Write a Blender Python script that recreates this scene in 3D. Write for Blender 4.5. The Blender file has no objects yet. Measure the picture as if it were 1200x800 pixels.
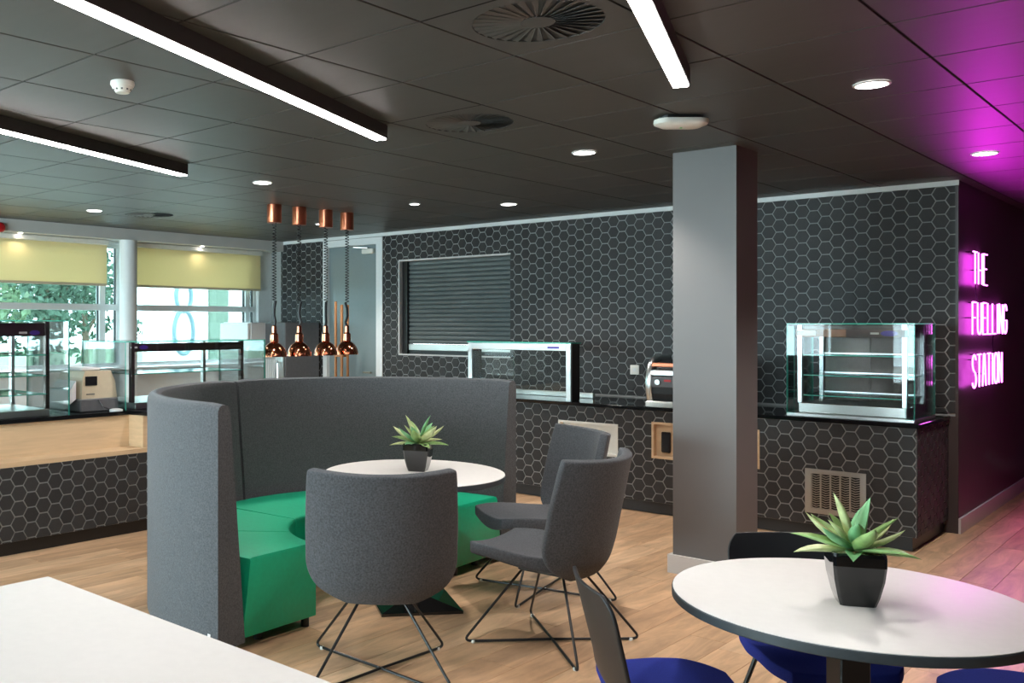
import bpy, math, random
import numpy as np
from mathutils import Vector, Matrix

# ------------------------------------------------------------------ camera, world, exposure
CAM_H, FPX, YAW, HOR, PPX = 1.568, 1105.8, 0.774547, 380.6, 401.6
scene = bpy.context.scene
col = scene.collection
cam_d = bpy.data.cameras.new('camera')
cam_d.sensor_width = 36.0
cam_d.lens = FPX / 1200 * 36
cam_d.shift_x = (600 - PPX) / 1200
cam_d.shift_y = -(400 - HOR) / 1200
cam_d.clip_start = 0.02
cam_o = bpy.data.objects.new('camera', cam_d)
cam_o.location = (0, 0, CAM_H)
cam_o.rotation_euler = (math.pi / 2, 0, YAW)
col.objects.link(cam_o)
scene.camera = cam_o

scene.view_settings.view_transform = 'Standard'
scene.view_settings.look = 'None'
scene.view_settings.exposure = 2.0
scene.view_settings.gamma = 1.0
scene.view_settings.use_curve_mapping = False

SKY = 6.8
world = bpy.data.worlds.new('world')
scene.world = world
world.use_nodes = True
wn = world.node_tree.nodes
wn['Background'].inputs[0].default_value = (0.72, 0.90, 1.0, 1)
wn['Background'].inputs[1].default_value = SKY
scene.cycles.max_bounces = 10
scene.cycles.diffuse_bounces = 5
scene.cycles.glossy_bounces = 5
scene.cycles.transparent_max_bounces = 24
scene.cycles.sample_clamp_indirect = 6
scene.cycles.caustics_reflective = False
scene.cycles.caustics_refractive = False

LED_POWER = 14.0       # emission of the linear lamps
SPOT_POWER = 34.0      # downlights
NEON = 1.6

SF, CF = math.sin(YAW), math.cos(YAW)
def proj(x, y, z):
    d = -x * SF + y * CF
    if d < 0.05: return None
    return PPX + FPX * (x * CF + y * SF) / d, HOR - FPX * (z - CAM_H) / d
def depth(x, y): return -x * SF + y * CF
def in_frame(x, y, z, m=30):
    p = proj(x, y, z)
    return p is not None and -m < p[0] < 1200 + m and -m < p[1] < 800 + m

rnd = random.Random(7)
H = 2.656

# ------------------------------------------------------------------ materials
def lin(c):
    c = c / 255.0
    return c / 12.92 if c <= 0.04045 else ((c + 0.055) / 1.055) ** 2.4
def rgb(*c): return tuple(lin(v) for v in c) + (1,)

def M(name, c, rough=0.5, metal=0.0, var=0.08, scale=30.0, bump=0.0, bscale=None, spec=0.5, coat=0.0, stretch=None, sheen=0.0):
    m = bpy.data.materials.new(name); m.use_nodes = True
    nt = m.node_tree; b = nt.nodes['Principled BSDF']
    base = rgb(*c)
    b.inputs['Roughness'].default_value = rough
    b.inputs['Metallic'].default_value = metal
    b.inputs['Specular IOR Level'].default_value = spec
    b.inputs['Coat Weight'].default_value = coat
    if sheen: b.inputs['Sheen Weight'].default_value = sheen
    tc = nt.nodes.new('ShaderNodeNewGeometry')
    mp = nt.nodes.new('ShaderNodeMapping')
    if stretch: mp.inputs['Scale'].default_value = stretch
    nt.links.new(tc.outputs['Position'], mp.inputs['Vector'])
    n = nt.nodes.new('ShaderNodeTexNoise'); n.inputs['Scale'].default_value = scale; n.inputs['Detail'].default_value = 4
    nt.links.new(mp.outputs[0], n.inputs['Vector'])
    r = nt.nodes.new('ShaderNodeMapRange')
    r.inputs['From Min'].default_value = 0.3; r.inputs['From Max'].default_value = 0.7
    r.inputs['To Min'].default_value = 1 - var; r.inputs['To Max'].default_value = 1 + var
    nt.links.new(n.outputs['Fac'], r.inputs['Value'])
    mx = nt.nodes.new('ShaderNodeMix'); mx.data_type = 'RGBA'; mx.blend_type = 'MULTIPLY'
    mx.inputs['Factor'].default_value = 1.0
    mx.inputs[6].default_value = base
    nt.links.new(r.outputs[0], mx.inputs[7])
    nt.links.new(mx.outputs[2], b.inputs['Base Color'])
    if bump:
        n2 = nt.nodes.new('ShaderNodeTexNoise'); n2.inputs['Scale'].default_value = bscale or scale; n2.inputs['Detail'].default_value = 3
        nt.links.new(mp.outputs[0], n2.inputs['Vector'])
        bp = nt.nodes.new('ShaderNodeBump'); bp.inputs['Strength'].default_value = bump; bp.inputs['Distance'].default_value = 0.002
        nt.links.new(n2.outputs['Fac'], bp.inputs['Height'])
        nt.links.new(bp.outputs[0], b.inputs['Normal'])
    return m

def emit(name, c, s):
    m = bpy.data.materials.new(name); m.use_nodes = True
    nt = m.node_tree; nt.nodes.clear()
    e = nt.nodes.new('ShaderNodeEmission'); o = nt.nodes.new('ShaderNodeOutputMaterial')
    e.inputs[0].default_value = (*c, 1); e.inputs[1].default_value = s
    nt.links.new(e.outputs[0], o.inputs[0]); return m

def glass(name, tint=(1, 1, 1), refl=1.0):
    m = bpy.data.materials.new(name); m.use_nodes = True
    nt = m.node_tree; nt.nodes.clear()
    o = nt.nodes.new('ShaderNodeOutputMaterial')
    t = nt.nodes.new('ShaderNodeBsdfTransparent'); t.inputs[0].default_value = (*tint, 1)
    g = nt.nodes.new('ShaderNodeBsdfGlossy'); g.inputs['Roughness'].default_value = 0.01
    f = nt.nodes.new('ShaderNodeFresnel'); f.inputs[0].default_value = 1.5
    mu = nt.nodes.new('ShaderNodeMath'); mu.operation = 'MULTIPLY'; mu.inputs[1].default_value = refl
    nt.links.new(f.outputs[0], mu.inputs[0])
    mx = nt.nodes.new('ShaderNodeMixShader')
    nt.links.new(mu.outputs[0], mx.inputs[0]); nt.links.new(t.outputs[0], mx.inputs[1]); nt.links.new(g.outputs[0], mx.inputs[2])
    nt.links.new(mx.outputs[0], o.inputs[0]); return m

def piece_mat(name, ramp, rough, island, grain=None, spec=0.5, bump=0.0, rvar=0.0, coat=0.0):
    """A material whose colour is picked per piece (object or mesh island) from a ramp, with grain on top."""
    m = bpy.data.materials.new(name); m.use_nodes = True
    nt = m.node_tree; b = nt.nodes['Principled BSDF']
    b.inputs['Roughness'].default_value = rough; b.inputs['Specular IOR Level'].default_value = spec
    b.inputs['Coat Weight'].default_value = coat
    g = nt.nodes.new('ShaderNodeNewGeometry')
    if island: rv = g.outputs['Random Per Island']
    else:
        oi = nt.nodes.new('ShaderNodeObjectInfo'); rv = oi.outputs['Random']
    cr = nt.nodes.new('ShaderNodeValToRGB')
    el = cr.color_ramp.elements
    while len(el) < len(ramp): el.new(0.5)
    for i, c in enumerate(ramp):
        el[i].position = i / (len(ramp) - 1); el[i].color = rgb(*c)
    nt.links.new(rv, cr.inputs[0])
    out = cr.outputs[0]
    if grain:
        sc, amt = grain
        mp = nt.nodes.new('ShaderNodeMapping'); mp.inputs['Scale'].default_value = sc
        sep = nt.nodes.new('ShaderNodeCombineXYZ'); mul = nt.nodes.new('ShaderNodeMath'); mul.operation = 'MULTIPLY'; mul.inputs[1].default_value = 37.0
        nt.links.new(rv, mul.inputs[0]); nt.links.new(mul.outputs[0], sep.inputs[2])
        nt.links.new(sep.outputs[0], mp.inputs['Location'])
        nt.links.new(g.outputs['Position'], mp.inputs['Vector'])
        n = nt.nodes.new('ShaderNodeTexNoise'); n.inputs['Scale'].default_value = 1.0; n.inputs['Detail'].default_value = 6; n.inputs['Roughness'].default_value = 0.62; n.inputs['Distortion'].default_value = 0.7
        nt.links.new(mp.outputs[0], n.inputs['Vector'])
        r = nt.nodes.new('ShaderNodeMapRange')
        r.inputs['From Min'].default_value = 0.3; r.inputs['From Max'].default_value = 0.7
        r.inputs['To Min'].default_value = 1 - amt; r.inputs['To Max'].default_value = 1 + amt * 0.8
        nt.links.new(n.outputs['Fac'], r.inputs['Value'])
        mx = nt.nodes.new('ShaderNodeMix'); mx.data_type = 'RGBA'; mx.blend_type = 'MULTIPLY'; mx.inputs['Factor'].default_value = 1
        nt.links.new(out, mx.inputs[6]); nt.links.new(r.outputs[0], mx.inputs[7])
        out = mx.outputs[2]
        if bump:
            bp = nt.nodes.new('ShaderNodeBump'); bp.inputs['Strength'].default_value = bump; bp.inputs['Distance'].default_value = 0.001
            nt.links.new(n.outputs['Fac'], bp.inputs['Height']); nt.links.new(bp.outputs[0], b.inputs['Normal'])
    nt.links.new(out, b.inputs['Base Color'])
    return m

PLANK_RAMP = [(182, 144, 110), (194, 156, 120), (202, 165, 129), (188, 150, 114), (206, 170, 134), (192, 154, 118)]
m_plank = piece_mat('oak_plank', PLANK_RAMP, 0.42, False, ((11, 1.9, 8), 0.36), bump=0.04)
m_plank_i = piece_mat('oak_plank_field', PLANK_RAMP, 0.42, True, ((11, 1.9, 8), 0.36), bump=0.04)
TILE_RAMP = [(50, 49, 49), (55, 54, 54), (60, 59, 59), (53, 52, 52)]
m_tile = piece_mat('hexagon_tile', TILE_RAMP, 0.5, False, ((60, 60, 60), 0.12), spec=0.22)
m_tile_i = piece_mat('hexagon_tile_field', TILE_RAMP, 0.5, True, ((60, 60, 60), 0.12), spec=0.22)
CEIL_RAMP = [(71, 70, 68), (74, 73, 71), (77, 75, 73)]
m_ctile = piece_mat('ceiling_tile', CEIL_RAMP, 0.46, False, ((3, 14, 3), 0.07), spec=0.5)
m_ctile_i = piece_mat('ceiling_tile_field', CEIL_RAMP, 0.46, True, ((3, 14, 3), 0.07), spec=0.5)
m_grout = M('grout', (154, 155, 153), 0.8, var=0.05)
m_ceil = M('ceiling_void', (30, 29, 28), 0.9)
m_sub = M('sub_floor', (74, 54, 40), 0.8)
m_white = M('white_paint', (224, 226, 226), 0.45, var=0.02)
m_offw = M('white_plastic', (226, 224, 216), 0.4, var=0.03)
m_wall = M('pale_wall_paint', (206, 206, 202), 0.7, var=0.03, scale=5)
m_dark_wall = M('dark_wall_paint', (70, 60, 60), 0.42, var=0.06, scale=6)
m_pillar = M('grey_pillar_paint', (104, 101, 100), 0.5, var=0.02, scale=4)
m_skirt = M('light_grey_skirting', (205, 202, 200), 0.5, var=0.04, stretch=(1, 1, 20))
m_black = M('black_metal', (22, 22, 23), 0.35, var=0.1)
m_housing = M('anodised_housing', (52, 48, 46), 0.4)
m_blackplas = M('black_plastic', (30, 31, 33), 0.45, var=0.08)
m_blackgloss = M('black_gloss_ceramic', (18, 18, 19), 0.07, var=0.05, coat=0.4)
m_granite = M('black_granite', (16, 16, 18), 0.06, var=0.6, scale=220)
m_plinth = M('dark_plinth', (42, 44, 46), 0.4)
m_steel = M('brushed_steel', (196, 194, 190), 0.34, metal=1.0, var=0.06, stretch=(1, 1, 30))
m_chrome = M('chrome', (220, 222, 222), 0.28, metal=1.0, var=0.02)
m_darksteel = M('dark_bronze_steel', (72, 64, 60), 0.3, metal=0.8, var=0.06)
m_copper = M('copper', (206, 128, 96), 0.12, metal=1.0, var=0.06, scale=60)
m_copper_b = M('brushed_copper', (190, 112, 84), 0.3, metal=1.0, var=0.12, stretch=(8, 8, 1))
m_fabric = M('grey_wool', (80, 82, 85), 0.95, var=0.30, scale=130, bump=0.5, bscale=330, spec=0.15, sheen=0.15)
m_fabric_d = M('charcoal_wool', (76, 77, 80), 0.95, var=0.30, scale=130, bump=0.5, bscale=330, spec=0.15, sheen=0.1)
m_green = M('green_leather', (8, 162, 120), 0.42, var=0.05, scale=40, bump=0.08, bscale=300)
m_blue = M('royal_blue_wool', (42, 54, 138), 0.9, var=0.12, scale=300, bump=0.3, bscale=330, spec=0.15)
m_laminate = M('white_laminate', (228, 225, 221), 0.45, var=0.015)
m_edge = M('slate_grey_edge', (62, 70, 75), 0.45)
m_wood = piece_mat('pale_ash', [(206, 176, 140), (214, 186, 150)], 0.45, False, ((5, 2.2, 26), 0.12))
m_brownwood = M('brown_wood', (164, 110, 66), 0.5, var=0.2, scale=10, stretch=(8, 8, 1))
m_blind = M('cream_blind_fabric', (238, 226, 186), 0.9, var=0.03, scale=200, spec=0.1)
nt = m_blind.node_tree; tr_ = nt.nodes.new('ShaderNodeBsdfTranslucent'); tr_.inputs[0].default_value = rgb(246, 226, 188)
ms_ = nt.nodes.new('ShaderNodeMixShader'); ms_.inputs[0].default_value = 0.45
nt.links.new(nt.nodes['Principled BSDF'].outputs[0], ms_.inputs[1]); nt.links.new(tr_.outputs[0], ms_.inputs[2]); nt.links.new(ms_.outputs[0], nt.nodes['Material Output'].inputs[0])
m_shutter = M('grey_shutter_steel', (104, 112, 113), 0.38, metal=0.25, var=0.04)
m_door = M('grey_green_door', (126, 138, 140), 0.3, var=0.02)
m_alarm = M('alarm_red', (190, 24, 30), 0.35)
m_beige = M('beige_plastic', (204, 190, 164), 0.45, var=0.03)
m_greyp = M('grey_plastic', (92, 92, 94), 0.5)
m_screen = M('dark_display', (24, 24, 28), 0.15)
m_purple = M('violet_badge', (72, 44, 150), 0.35)
m_orangewood = M('tan_fascia', (176, 128, 96), 0.4)
m_pebble = M('sandy_pebbles', (206, 190, 150), 0.8, var=0.2, scale=60)
m_leaf = M('agave_green', (140, 172, 104), 0.4, var=0.22, scale=28, spec=0.4)
m_leaf2 = M('agave_pale_green', (192, 202, 146), 0.4, var=0.2, scale=28, spec=0.4)
m_leaf3 = M('agave_blue_green', (120, 176, 124), 0.4, var=0.2, scale=28, spec=0.4)
m_pane = glass('window_glass', (0.94, 0.98, 0.97), 0.8)
m_dimpane = glass('dimmed_window_glass', (0.47, 0.54, 0.53), 0.6)  # slightly teal glass, tinted much darker to tone down the overexposed view outside
m_glass = glass('case_glass', (0.97, 0.99, 0.985), 0.8)
m_gedge = M('green_glass_edge', (84, 190, 170), 0.15, var=0.1)
m_led = emit('led_diffuser', (1.0, 0.94, 0.91), LED_POWER)
m_lamp = emit('downlight_diffuser', (1.0, 0.95, 0.9), 6.0)
m_bulb = emit('heat_lamp_bulb', (1.0, 0.72, 0.45), 3.0)
m_neon = emit('magenta_neon', (1.0, 0.16, 0.98), NEON)
m_tan = M('paving_outside', (196, 192, 186), 0.9, var=0.1, scale=3)
m_bwhite = M('white_render', (236, 236, 234), 0.8, var=0.02)
m_bgreen = M('grey_green_cladding', (92, 106, 92), 0.7)
m_leafo = M('tree_leaf', (88, 108, 78), 0.6, var=0.35, scale=3)
m_leafo2 = M('tree_leaf_dark', (70, 94, 76), 0.6, var=0.35, scale=3)
m_bark = M('bark', (96, 80, 66), 0.9, var=0.2)
m_lawn = M('lawn', (104, 118, 92), 0.9, var=0.25, scale=4)
m_paleblue = M('pale_blue_steel', (96, 118, 126), 0.4, metal=0.0)

# ------------------------------------------------------------------ mesh helpers
class MB:
    def __init__(s): s.v = []; s.f = []; s.mi = []
    def add(s, vs, fs, mi=0):
        o = len(s.v); s.v += [tuple(p) for p in vs]
        for f in fs: s.f.append(tuple(i + o for i in f)); s.mi.append(mi)
        return s
    def box(s, x0, x1, y0, y1, z0, z1, mi=0):
        vs = [(x0, y0, z0), (x1, y0, z0), (x1, y1, z0), (x0, y1, z0), (x0, y0, z1), (x1, y0, z1), (x1, y1, z1), (x0, y1, z1)]
        return s.add(vs, [(3, 2, 1, 0), (4, 5, 6, 7), (0, 1, 5, 4), (1, 2, 6, 5), (2, 3, 7, 6), (3, 0, 4, 7)], mi)
    def cbox(s, x0, x1, y0, y1, z0, z1, c=0.004, mi=0):
        """box with chamfered edges (three loops of octagons)"""
        def ring(z, i):
            a, b, e, d = x0 + i, x1 - i, y0 + i, y1 - i
            return [(a + c, e, z), (b - c, e, z), (b, e + c, z), (b, d - c, z), (b - c, d, z), (a + c, d, z), (a, d - c, z), (a, e + c, z)]
        return s.loft([ring(z0, c), ring(z0 + c, 0), ring(z1 - c, 0), ring(z1, c)], mi=mi)
    def loft(s, rings, closed=True, cap=True, mi=0):
        n = len(rings[0]); vs = [p for r in rings for p in r]; fs = []
        for k in range(len(rings) - 1):
            for i in range(n if closed else n - 1):
                j = (i + 1) % n
                fs.append((k * n + i, k * n + j, (k + 1) * n + j, (k + 1) * n + i))
        if cap and closed:
            fs.append(tuple(range(n - 1, -1, -1))); fs.append(tuple((len(rings) - 1) * n + i for i in range(n)))
        return s.add(vs, fs, mi)
    def lathe(s, prof, n=24, cx=0, cy=0, cap=True, mi=0):
        rings = [[(cx + r * math.cos(2 * math.pi * i / n), cy + r * math.sin(2 * math.pi * i / n), z) for i in range(n)] for r, z in prof]
        return s.loft(rings, cap=cap, mi=mi)
    def tube(s, pts, r, n=8, closed=False, cap=True, mi=0):
        pts = [Vector(p) for p in pts]; N = len(pts); rings = []
        up = Vector((0, 0, 1))
        t0 = (pts[1] - pts[0]).normalized()
        if abs(t0.dot(up)) > 0.95: up = Vector((1, 0, 0))
        u = (up - t0 * up.dot(t0)).normalized()
        for i in range(N):
            if closed: t = (pts[(i + 1) % N] - pts[i - 1]).normalized()
            else: t = (pts[min(i + 1, N - 1)] - pts[max(i - 1, 0)]).normalized()
            u = (u - t * u.dot(t)); u = u.normalized() if u.length > 1e-6 else t.orthogonal().normalized()
            w = t.cross(u)
            rr = r[i] if isinstance(r, (list, tuple)) else r
            rings.append([tuple(pts[i] + (u * math.cos(2 * math.pi * k / n) + w * math.sin(2 * math.pi * k / n)) * rr) for k in range(n)])
        if closed:
            rings.append(rings[0]); cap = False
        return s.loft(rings, cap=cap, mi=mi)
    def mesh(s, name, mats, smooth=False):
        me = bpy.data.meshes.new(name); me.from_pydata(s.v, [], s.f)
        for m in (mats if isinstance(mats, (list, tuple)) else [mats]): me.materials.append(m)
        me.polygons.foreach_set('material_index', s.mi)
        if smooth:
            me.polygons.foreach_set('use_smooth', [True] * len(me.polygons))
            if smooth != 'all':
                try: me.set_sharp_from_angle(angle=math.radians(38))
                except Exception: pass
        me.update(); return me
    def build(s, name, mats, parent=None, smooth=False, loc=None, rz=0):
        return link(name, s.mesh(name, mats, smooth), parent, loc, rz)

def link(name, me, parent=None, loc=None, rz=0):
    o = bpy.data.objects.new(name, me); col.objects.link(o)
    if parent is not None: o.parent = parent
    if loc is not None: o.location = loc
    if rz: o.rotation_euler = (0, 0, rz)
    return o
def tag(o, label=None, cat=None, group=None, kind=None):
    if label: o['label'] = label
    if cat: o['category'] = cat
    if group: o['group'] = group
    if kind: o['kind'] = kind
    return o
def empty(name, loc=(0, 0, 0), rz=0, label=None, cat=None, group=None):
    o = bpy.data.objects.new(name, None); o.empty_display_size = 0.1; col.objects.link(o)
    o.location = loc; o.rotation_euler = (0, 0, rz)
    return tag(o, label, cat, group)
def copy_tree(o, parent=None):
    c = o.copy(); col.objects.link(c); c.parent = parent
    for ch in list(o.children): copy_tree(ch, c)
    return c
def B(*a): return MB().box(*a)
def struct(o): o['kind'] = 'structure'; return o
def arc(cx, cy, r, a0, a1, n): return [(cx + r * math.cos(math.radians(a0 + (a1 - a0) * i / n)), cy + r * math.sin(math.radians(a0 + (a1 - a0) * i / n))) for i in range(n + 1)]

# ------------------------------------------------------------------ polygon clipping for tiles
def clip_half(poly, ax, v, keep_less):
    out = []
    for i in range(len(poly)):
        p, q = poly[i], poly[(i + 1) % len(poly)]
        ip = (p[ax] <= v) if keep_less else (p[ax] >= v)
        iq = (q[ax] <= v) if keep_less else (q[ax] >= v)
        if ip: out.append(p)
        if ip != iq:
            t = (v - p[ax]) / (q[ax] - p[ax]); out.append((p[0] + t * (q[0] - p[0]), p[1] + t * (q[1] - p[1])))
    return out
def area(p): return abs(sum(p[i][0] * p[(i + 1) % len(p)][1] - p[(i + 1) % len(p)][0] * p[i][1] for i in range(len(p)))) / 2 if len(p) > 2 else 0
def clip_rect(poly, r):
    for ax, v, less in ((0, r[0], False), (0, r[1], True), (1, r[2], False), (1, r[3], True)):
        poly = clip_half(poly, ax, v, less)
        if len(poly) < 3: return []
    return poly
def minus_rect(poly, r):
    if area(clip_rect(poly, r)) < 1e-7: return [poly]
    out = []; rest = poly
    for ax, v, less in ((0, r[0], True), (0, r[1], False), (1, r[2], True), (1, r[3], False)):
        a = clip_half(rest, ax, v, less); b = clip_half(rest, ax, v, not less)
        if area(a) > 2e-5: out.append(a)
        rest = b
        if len(rest) < 3: break
    return out
HS = 0.0603
def hexes(a0, a1, b0, b1, oa, ob, holes=()):
    res = []; pc, pr = 1.5 * HS, math.sqrt(3) * HS; r = HS - 0.0052
    for i in range(int((a0 - oa) / pc) - 2, int((a1 - oa) / pc) + 3):
        for j in range(int((b0 - ob) / pr) - 2, int((b1 - ob) / pr) + 3):
            ca, cb = oa + i * pc, ob + (j + (0.5 if i % 2 else 0)) * pr
            full = [(ca + r * math.cos(math.pi / 3 * k), cb + r * math.sin(math.pi / 3 * k)) for k in range(6)]
            p = clip_rect(full, (a0 + .002, a1 - .002, b0 + .002, b1 - .002))
            if area(p) < 1e-4: continue
            ps = [p]
            for h in holes: ps = [q for x in ps for q in minus_rect(x, h)]
            if not ps: continue
            whole = len(ps) == 1 and abs(area(ps[0]) - area(full)) < 1e-7
            res.append((ca, cb, ps, whole))
    return res
def tile_mb(polys, ca=0, cb=0, t=0.007, ch=0.0022, mb=None, place=None):
    mb = mb or MB()
    for p in polys:
        A = sum(p[i][0] * p[(i + 1) % len(p)][1] - p[(i + 1) % len(p)][0] * p[i][1] for i in range(len(p)))
        if A < 0: p = p[::-1]
        mx = sum(q[0] for q in p) / len(p); my = sum(q[1] for q in p) / len(p)
        rings = []
        for inset, d in ((0, 0), (0, t - ch), (ch, t)):
            ring = []
            for q in p:
                L = math.hypot(q[0] - mx, q[1] - my) or 1
                k = 1 - inset / L
                a, b = mx + (q[0] - mx) * k - ca, my + (q[1] - my) * k - cb
                ring.append(place(a, d, b) if place else (a, -d, b))
            rings.append(ring)
        n = len(p); vs = [v for r in rings for v in r]; fs = []
        for k in range(2):
            for i in range(n):
                j = (i + 1) % n; fs.append((k * n + i, k * n + j, (k + 1) * n + j, (k + 1) * n + i))
        fs.append(tuple(2 * n + i for i in range(n)))
        mb.add(vs, fs)
    return mb
HEX_ME = None
def lay_tiles(parent, tiles, to_world, rz, limit=300, hidden=None):
    """tiles become children of parent: those that show largest one by one, the rest as one field."""
    global HEX_ME
    if HEX_ME is None:
        r = HS - 0.0052
        HEX_ME = tile_mb([[(r * math.cos(math.pi / 3 * k), r * math.sin(math.pi / 3 * k)) for k in range(6)]]).mesh('tile', m_tile)
    vis = []
    for t in tiles:
        w = to_world(t[0], t[1])
        ok = in_frame(*w, 0) and not (hidden and hidden(proj(*w)))
        vis.append((depth(w[0], w[1]) if ok else 1e6, t))
    vis.sort(key=lambda e: e[0])
    single = [t for d, t in vis if d < 1e5][:limit]; ids = set(id(t) for t in single)
    px, py, pz = parent.location
    for t in single:
        w = to_world(t[0], t[1]); l = (w[0] - px, w[1] - py, w[2] - pz)
        me = HEX_ME if t[3] else tile_mb(t[2], t[0], t[1]).mesh('tile', m_tile)
        link('tile', me, parent, l, rz)
    rest = [t for t in tiles if id(t) not in ids]
    if rest:
        mb = MB(); c, s = math.cos(rz), math.sin(rz)
        for t in rest:
            w = to_world(t[0], t[1]); l = (w[0] - px, w[1] - py, w[2] - pz)
            tile_mb(t[2], t[0], t[1], mb=mb, place=lambda a, d, b, l=l: (l[0] + a * c + d * s, l[1] + a * s - d * c, l[2] + b))
        o = mb.build('tile_field', m_tile_i, parent); o['kind'] = 'stuff'

# ------------------------------------------------------------------ floor
X0, X1, Y0, Y1 = -9.3, 3.4, -3.6, 13.0
floor = struct(B(X0 - .4, X1, Y0, Y1, -0.12, -0.004).build('floor', m_sub))
PW, PL = 0.185, 1.22
pl_mesh = MB().cbox(-PW / 2 + .0008, PW / 2 - .0008, -PL / 2 + .0008, PL / 2 - .0008, -0.004, 0.0, 0.0009).mesh('plank', m_plank)
planks = []
i = 0; x = X0
while x < X1 - .02:
    off = (i * 0.437 + 0.11 * ((i * 7) % 5)) % PL
    y = Y0 - off
    while y < Y1:
        cx_, cy_ = x + PW / 2, y + PL / 2
        if cy_ + PL / 2 > Y0 and cy_ - PL / 2 < Y1: planks.append((cx_, cy_))
        y += PL
    x += PW; i += 1
def plank_key(c):
    ok = any(in_frame(c[0], c[1] + k * PL / 2, 0, 0) for k in (-1, 0, 1))
    hid = c[0] < -6.2 or c[1] > 7.6 and c[0] < -1.7
    return depth(*c) if ok and not hid else 1e6
planks.sort(key=plank_key)
mb = MB()
for k, c in enumerate(planks):
    if k < 300 and plank_key(c) < 1e5: link('plank', pl_mesh, floor, (c[0], c[1], 0))
    else:
        mb.cbox(c[0] - PW / 2 + .0008, c[0] + PW / 2 - .0008, max(Y0, c[1] - PL / 2) + .0008, min(Y1, c[1] + PL / 2) - .0008, -0.004, 0.0, 0.0009)
mb.build('plank_field', m_plank_i, floor)['kind'] = 'stuff'

# ------------------------------------------------------------------ ceiling
GX, GY, GS = -3.373, 2.018, 0.6
ceiling = struct(B(X0 - .4, X1, Y0, Y1, H + 0.006, H + 0.12).build('ceiling', m_ceil))
def cell(i, j): return GX + (i + .5) * GS, GY + (j + .5) * GS
def cell_at(x, y): return math.floor((x - GX) / GS), math.floor((y - GY) / GS)
VENTS = [cell_at(-1.888, 2.9), cell_at(-3.1, 4.05), cell_at(-7.9, 5.3)]
ct_mesh = MB().cbox(-.2955, .2955, -.2955, .2955, H, H + .006, 0.002).mesh('ceiling_tile', m_ctile)
cells = []
for i in range(cell_at(-9.2, 0)[0], cell_at(X1, 0)[0] + 1):
    for j in range(cell_at(0, Y0)[1], cell_at(0, Y1)[1] + 1):
        if (i, j) in VENTS: continue
        cells.append((i, j))
def ckey(c):
    x, y = cell(*c)
    ok = any(in_frame(x + a, y + b, H, 0) for a in (-.3, 0, .3) for b in (-.3, 0, .3))
    if y > 8.3 and x < -1.65 or x < -9.5: ok = False
    return depth(x, y) if ok else 1e6
cells.sort(key=ckey)
mb = MB()
for k, c in enumerate(cells):
    x, y = cell(*c)
    xa, xb = max(x - .2955, -9.19), x + .2955
    if k < 300 and ckey(c) < 1e5 and xa == x - .2955: link('ceiling_tile', ct_mesh, ceiling, (x, y, 0))
    elif xb > xa + .02: mb.cbox(xa, xb, y - .2955, y + .2955, H, H + .006, 0.002)
mb.build('ceiling_tile_field', m_ctile_i, ceiling)['kind'] = 'stuff'

# ------------------------------------------------------------------ walls
WY = 8.3                        # face of the tiled back wall
RX = -1.65                      # its outer corner, face of the neon wall
SH = (-7.2, -5.66, 1.225, 2.31)  # hatch opening
DR = (-8.45, -7.45, 0.0, 2.62)   # door opening incl. frame
mb = MB()
mb.box(X0 - .4, DR[0], WY, WY + .25, 0, H)
mb.box(DR[0], DR[1], WY, WY + .25, DR[3], H)
mb.box(DR[1], SH[0], WY, WY + .25, 0, H)
mb.box(SH[0], SH[1], WY, WY + .25, 0, SH[2]); mb.box(SH[0], SH[1], WY, WY + .25, SH[3], H)
mb.box(SH[1], RX - .02, WY, WY + .25, 0, H)
wall_back = struct(mb.build('wall_back', m_grout))
tl = hexes(-9.25, RX - .004, 0.9, 2.618, -1.767, 2.511 + .0522, holes=[SH, DR])
lay_tiles(wall_back, tl, lambda a, b: (a, WY, b), 0, 300, hidden=lambda p: 786 < p[0] < 893 or (176 < p[0] < 594 and p[1] > 440))
struct(B(-9.2, RX + .004, WY - .012, WY, 2.618, H).build('trim_1', m_white))
struct(B(RX - .02, RX, WY - .008, 13.0, 0, H).build('wall_side', m_dark_wall))
struct(B(RX, RX + .016, WY - .006, 13.0, 0, 0.115).build('baseboard_side', m_skirt))
struct(B(X1, X1 + .1, Y0, Y1, 0, H).build('wall_right', m_pillar))
mb = MB(); mb.box(X0 - .4, X1, Y0 - .1, Y0, 0, .5); mb.box(X0 - .4, X1, Y0 - .1, Y0, 2.5, H); mb.box(X0 - .4, -8.9, Y0 - .1, Y0, .5, 2.5); mb.box(-2.6, X1, Y0 - .1, Y0, .5, 2.5)
struct(mb.build('wall_front', m_wall))
w4 = struct(B(-8.9, -2.6, Y0 - .08, Y0 - .02, .5, .56).build('added_window', m_white))  # unseen glazing behind the camera, added to let daylight in from there
for k in range(5):
    x = -8.9 + k * 6.24 / 4
    B(x, x + .06, Y0 - .08, Y0 - .02, .56, 2.5).build('mullion', m_white, w4)
    if k < 4: B(x + .06, x + 6.24 / 4, Y0 - .053, Y0 - .047, .56, 2.5).build('pane', m_pane, w4)
L = bpy.data.lights.new('window_portal', 'AREA'); L.shape = 'RECTANGLE'; L.size = 6.3; L.size_y = 2.0; L.cycles.is_portal = True
o = bpy.data.objects.new('window_portal', L); col.objects.link(o); o.location = (-5.75, Y0 - .12, 1.5); o.rotation_euler = (math.pi / 2, 0, 0)
struct(B(RX, X1, Y1, Y1 + .1, 0, H).build('wall_corridor', m_dark_wall))

struct(B(-1.74, RX, WY - .007, WY, 0, .88).build('trim_5', m_dark_wall))
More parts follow.
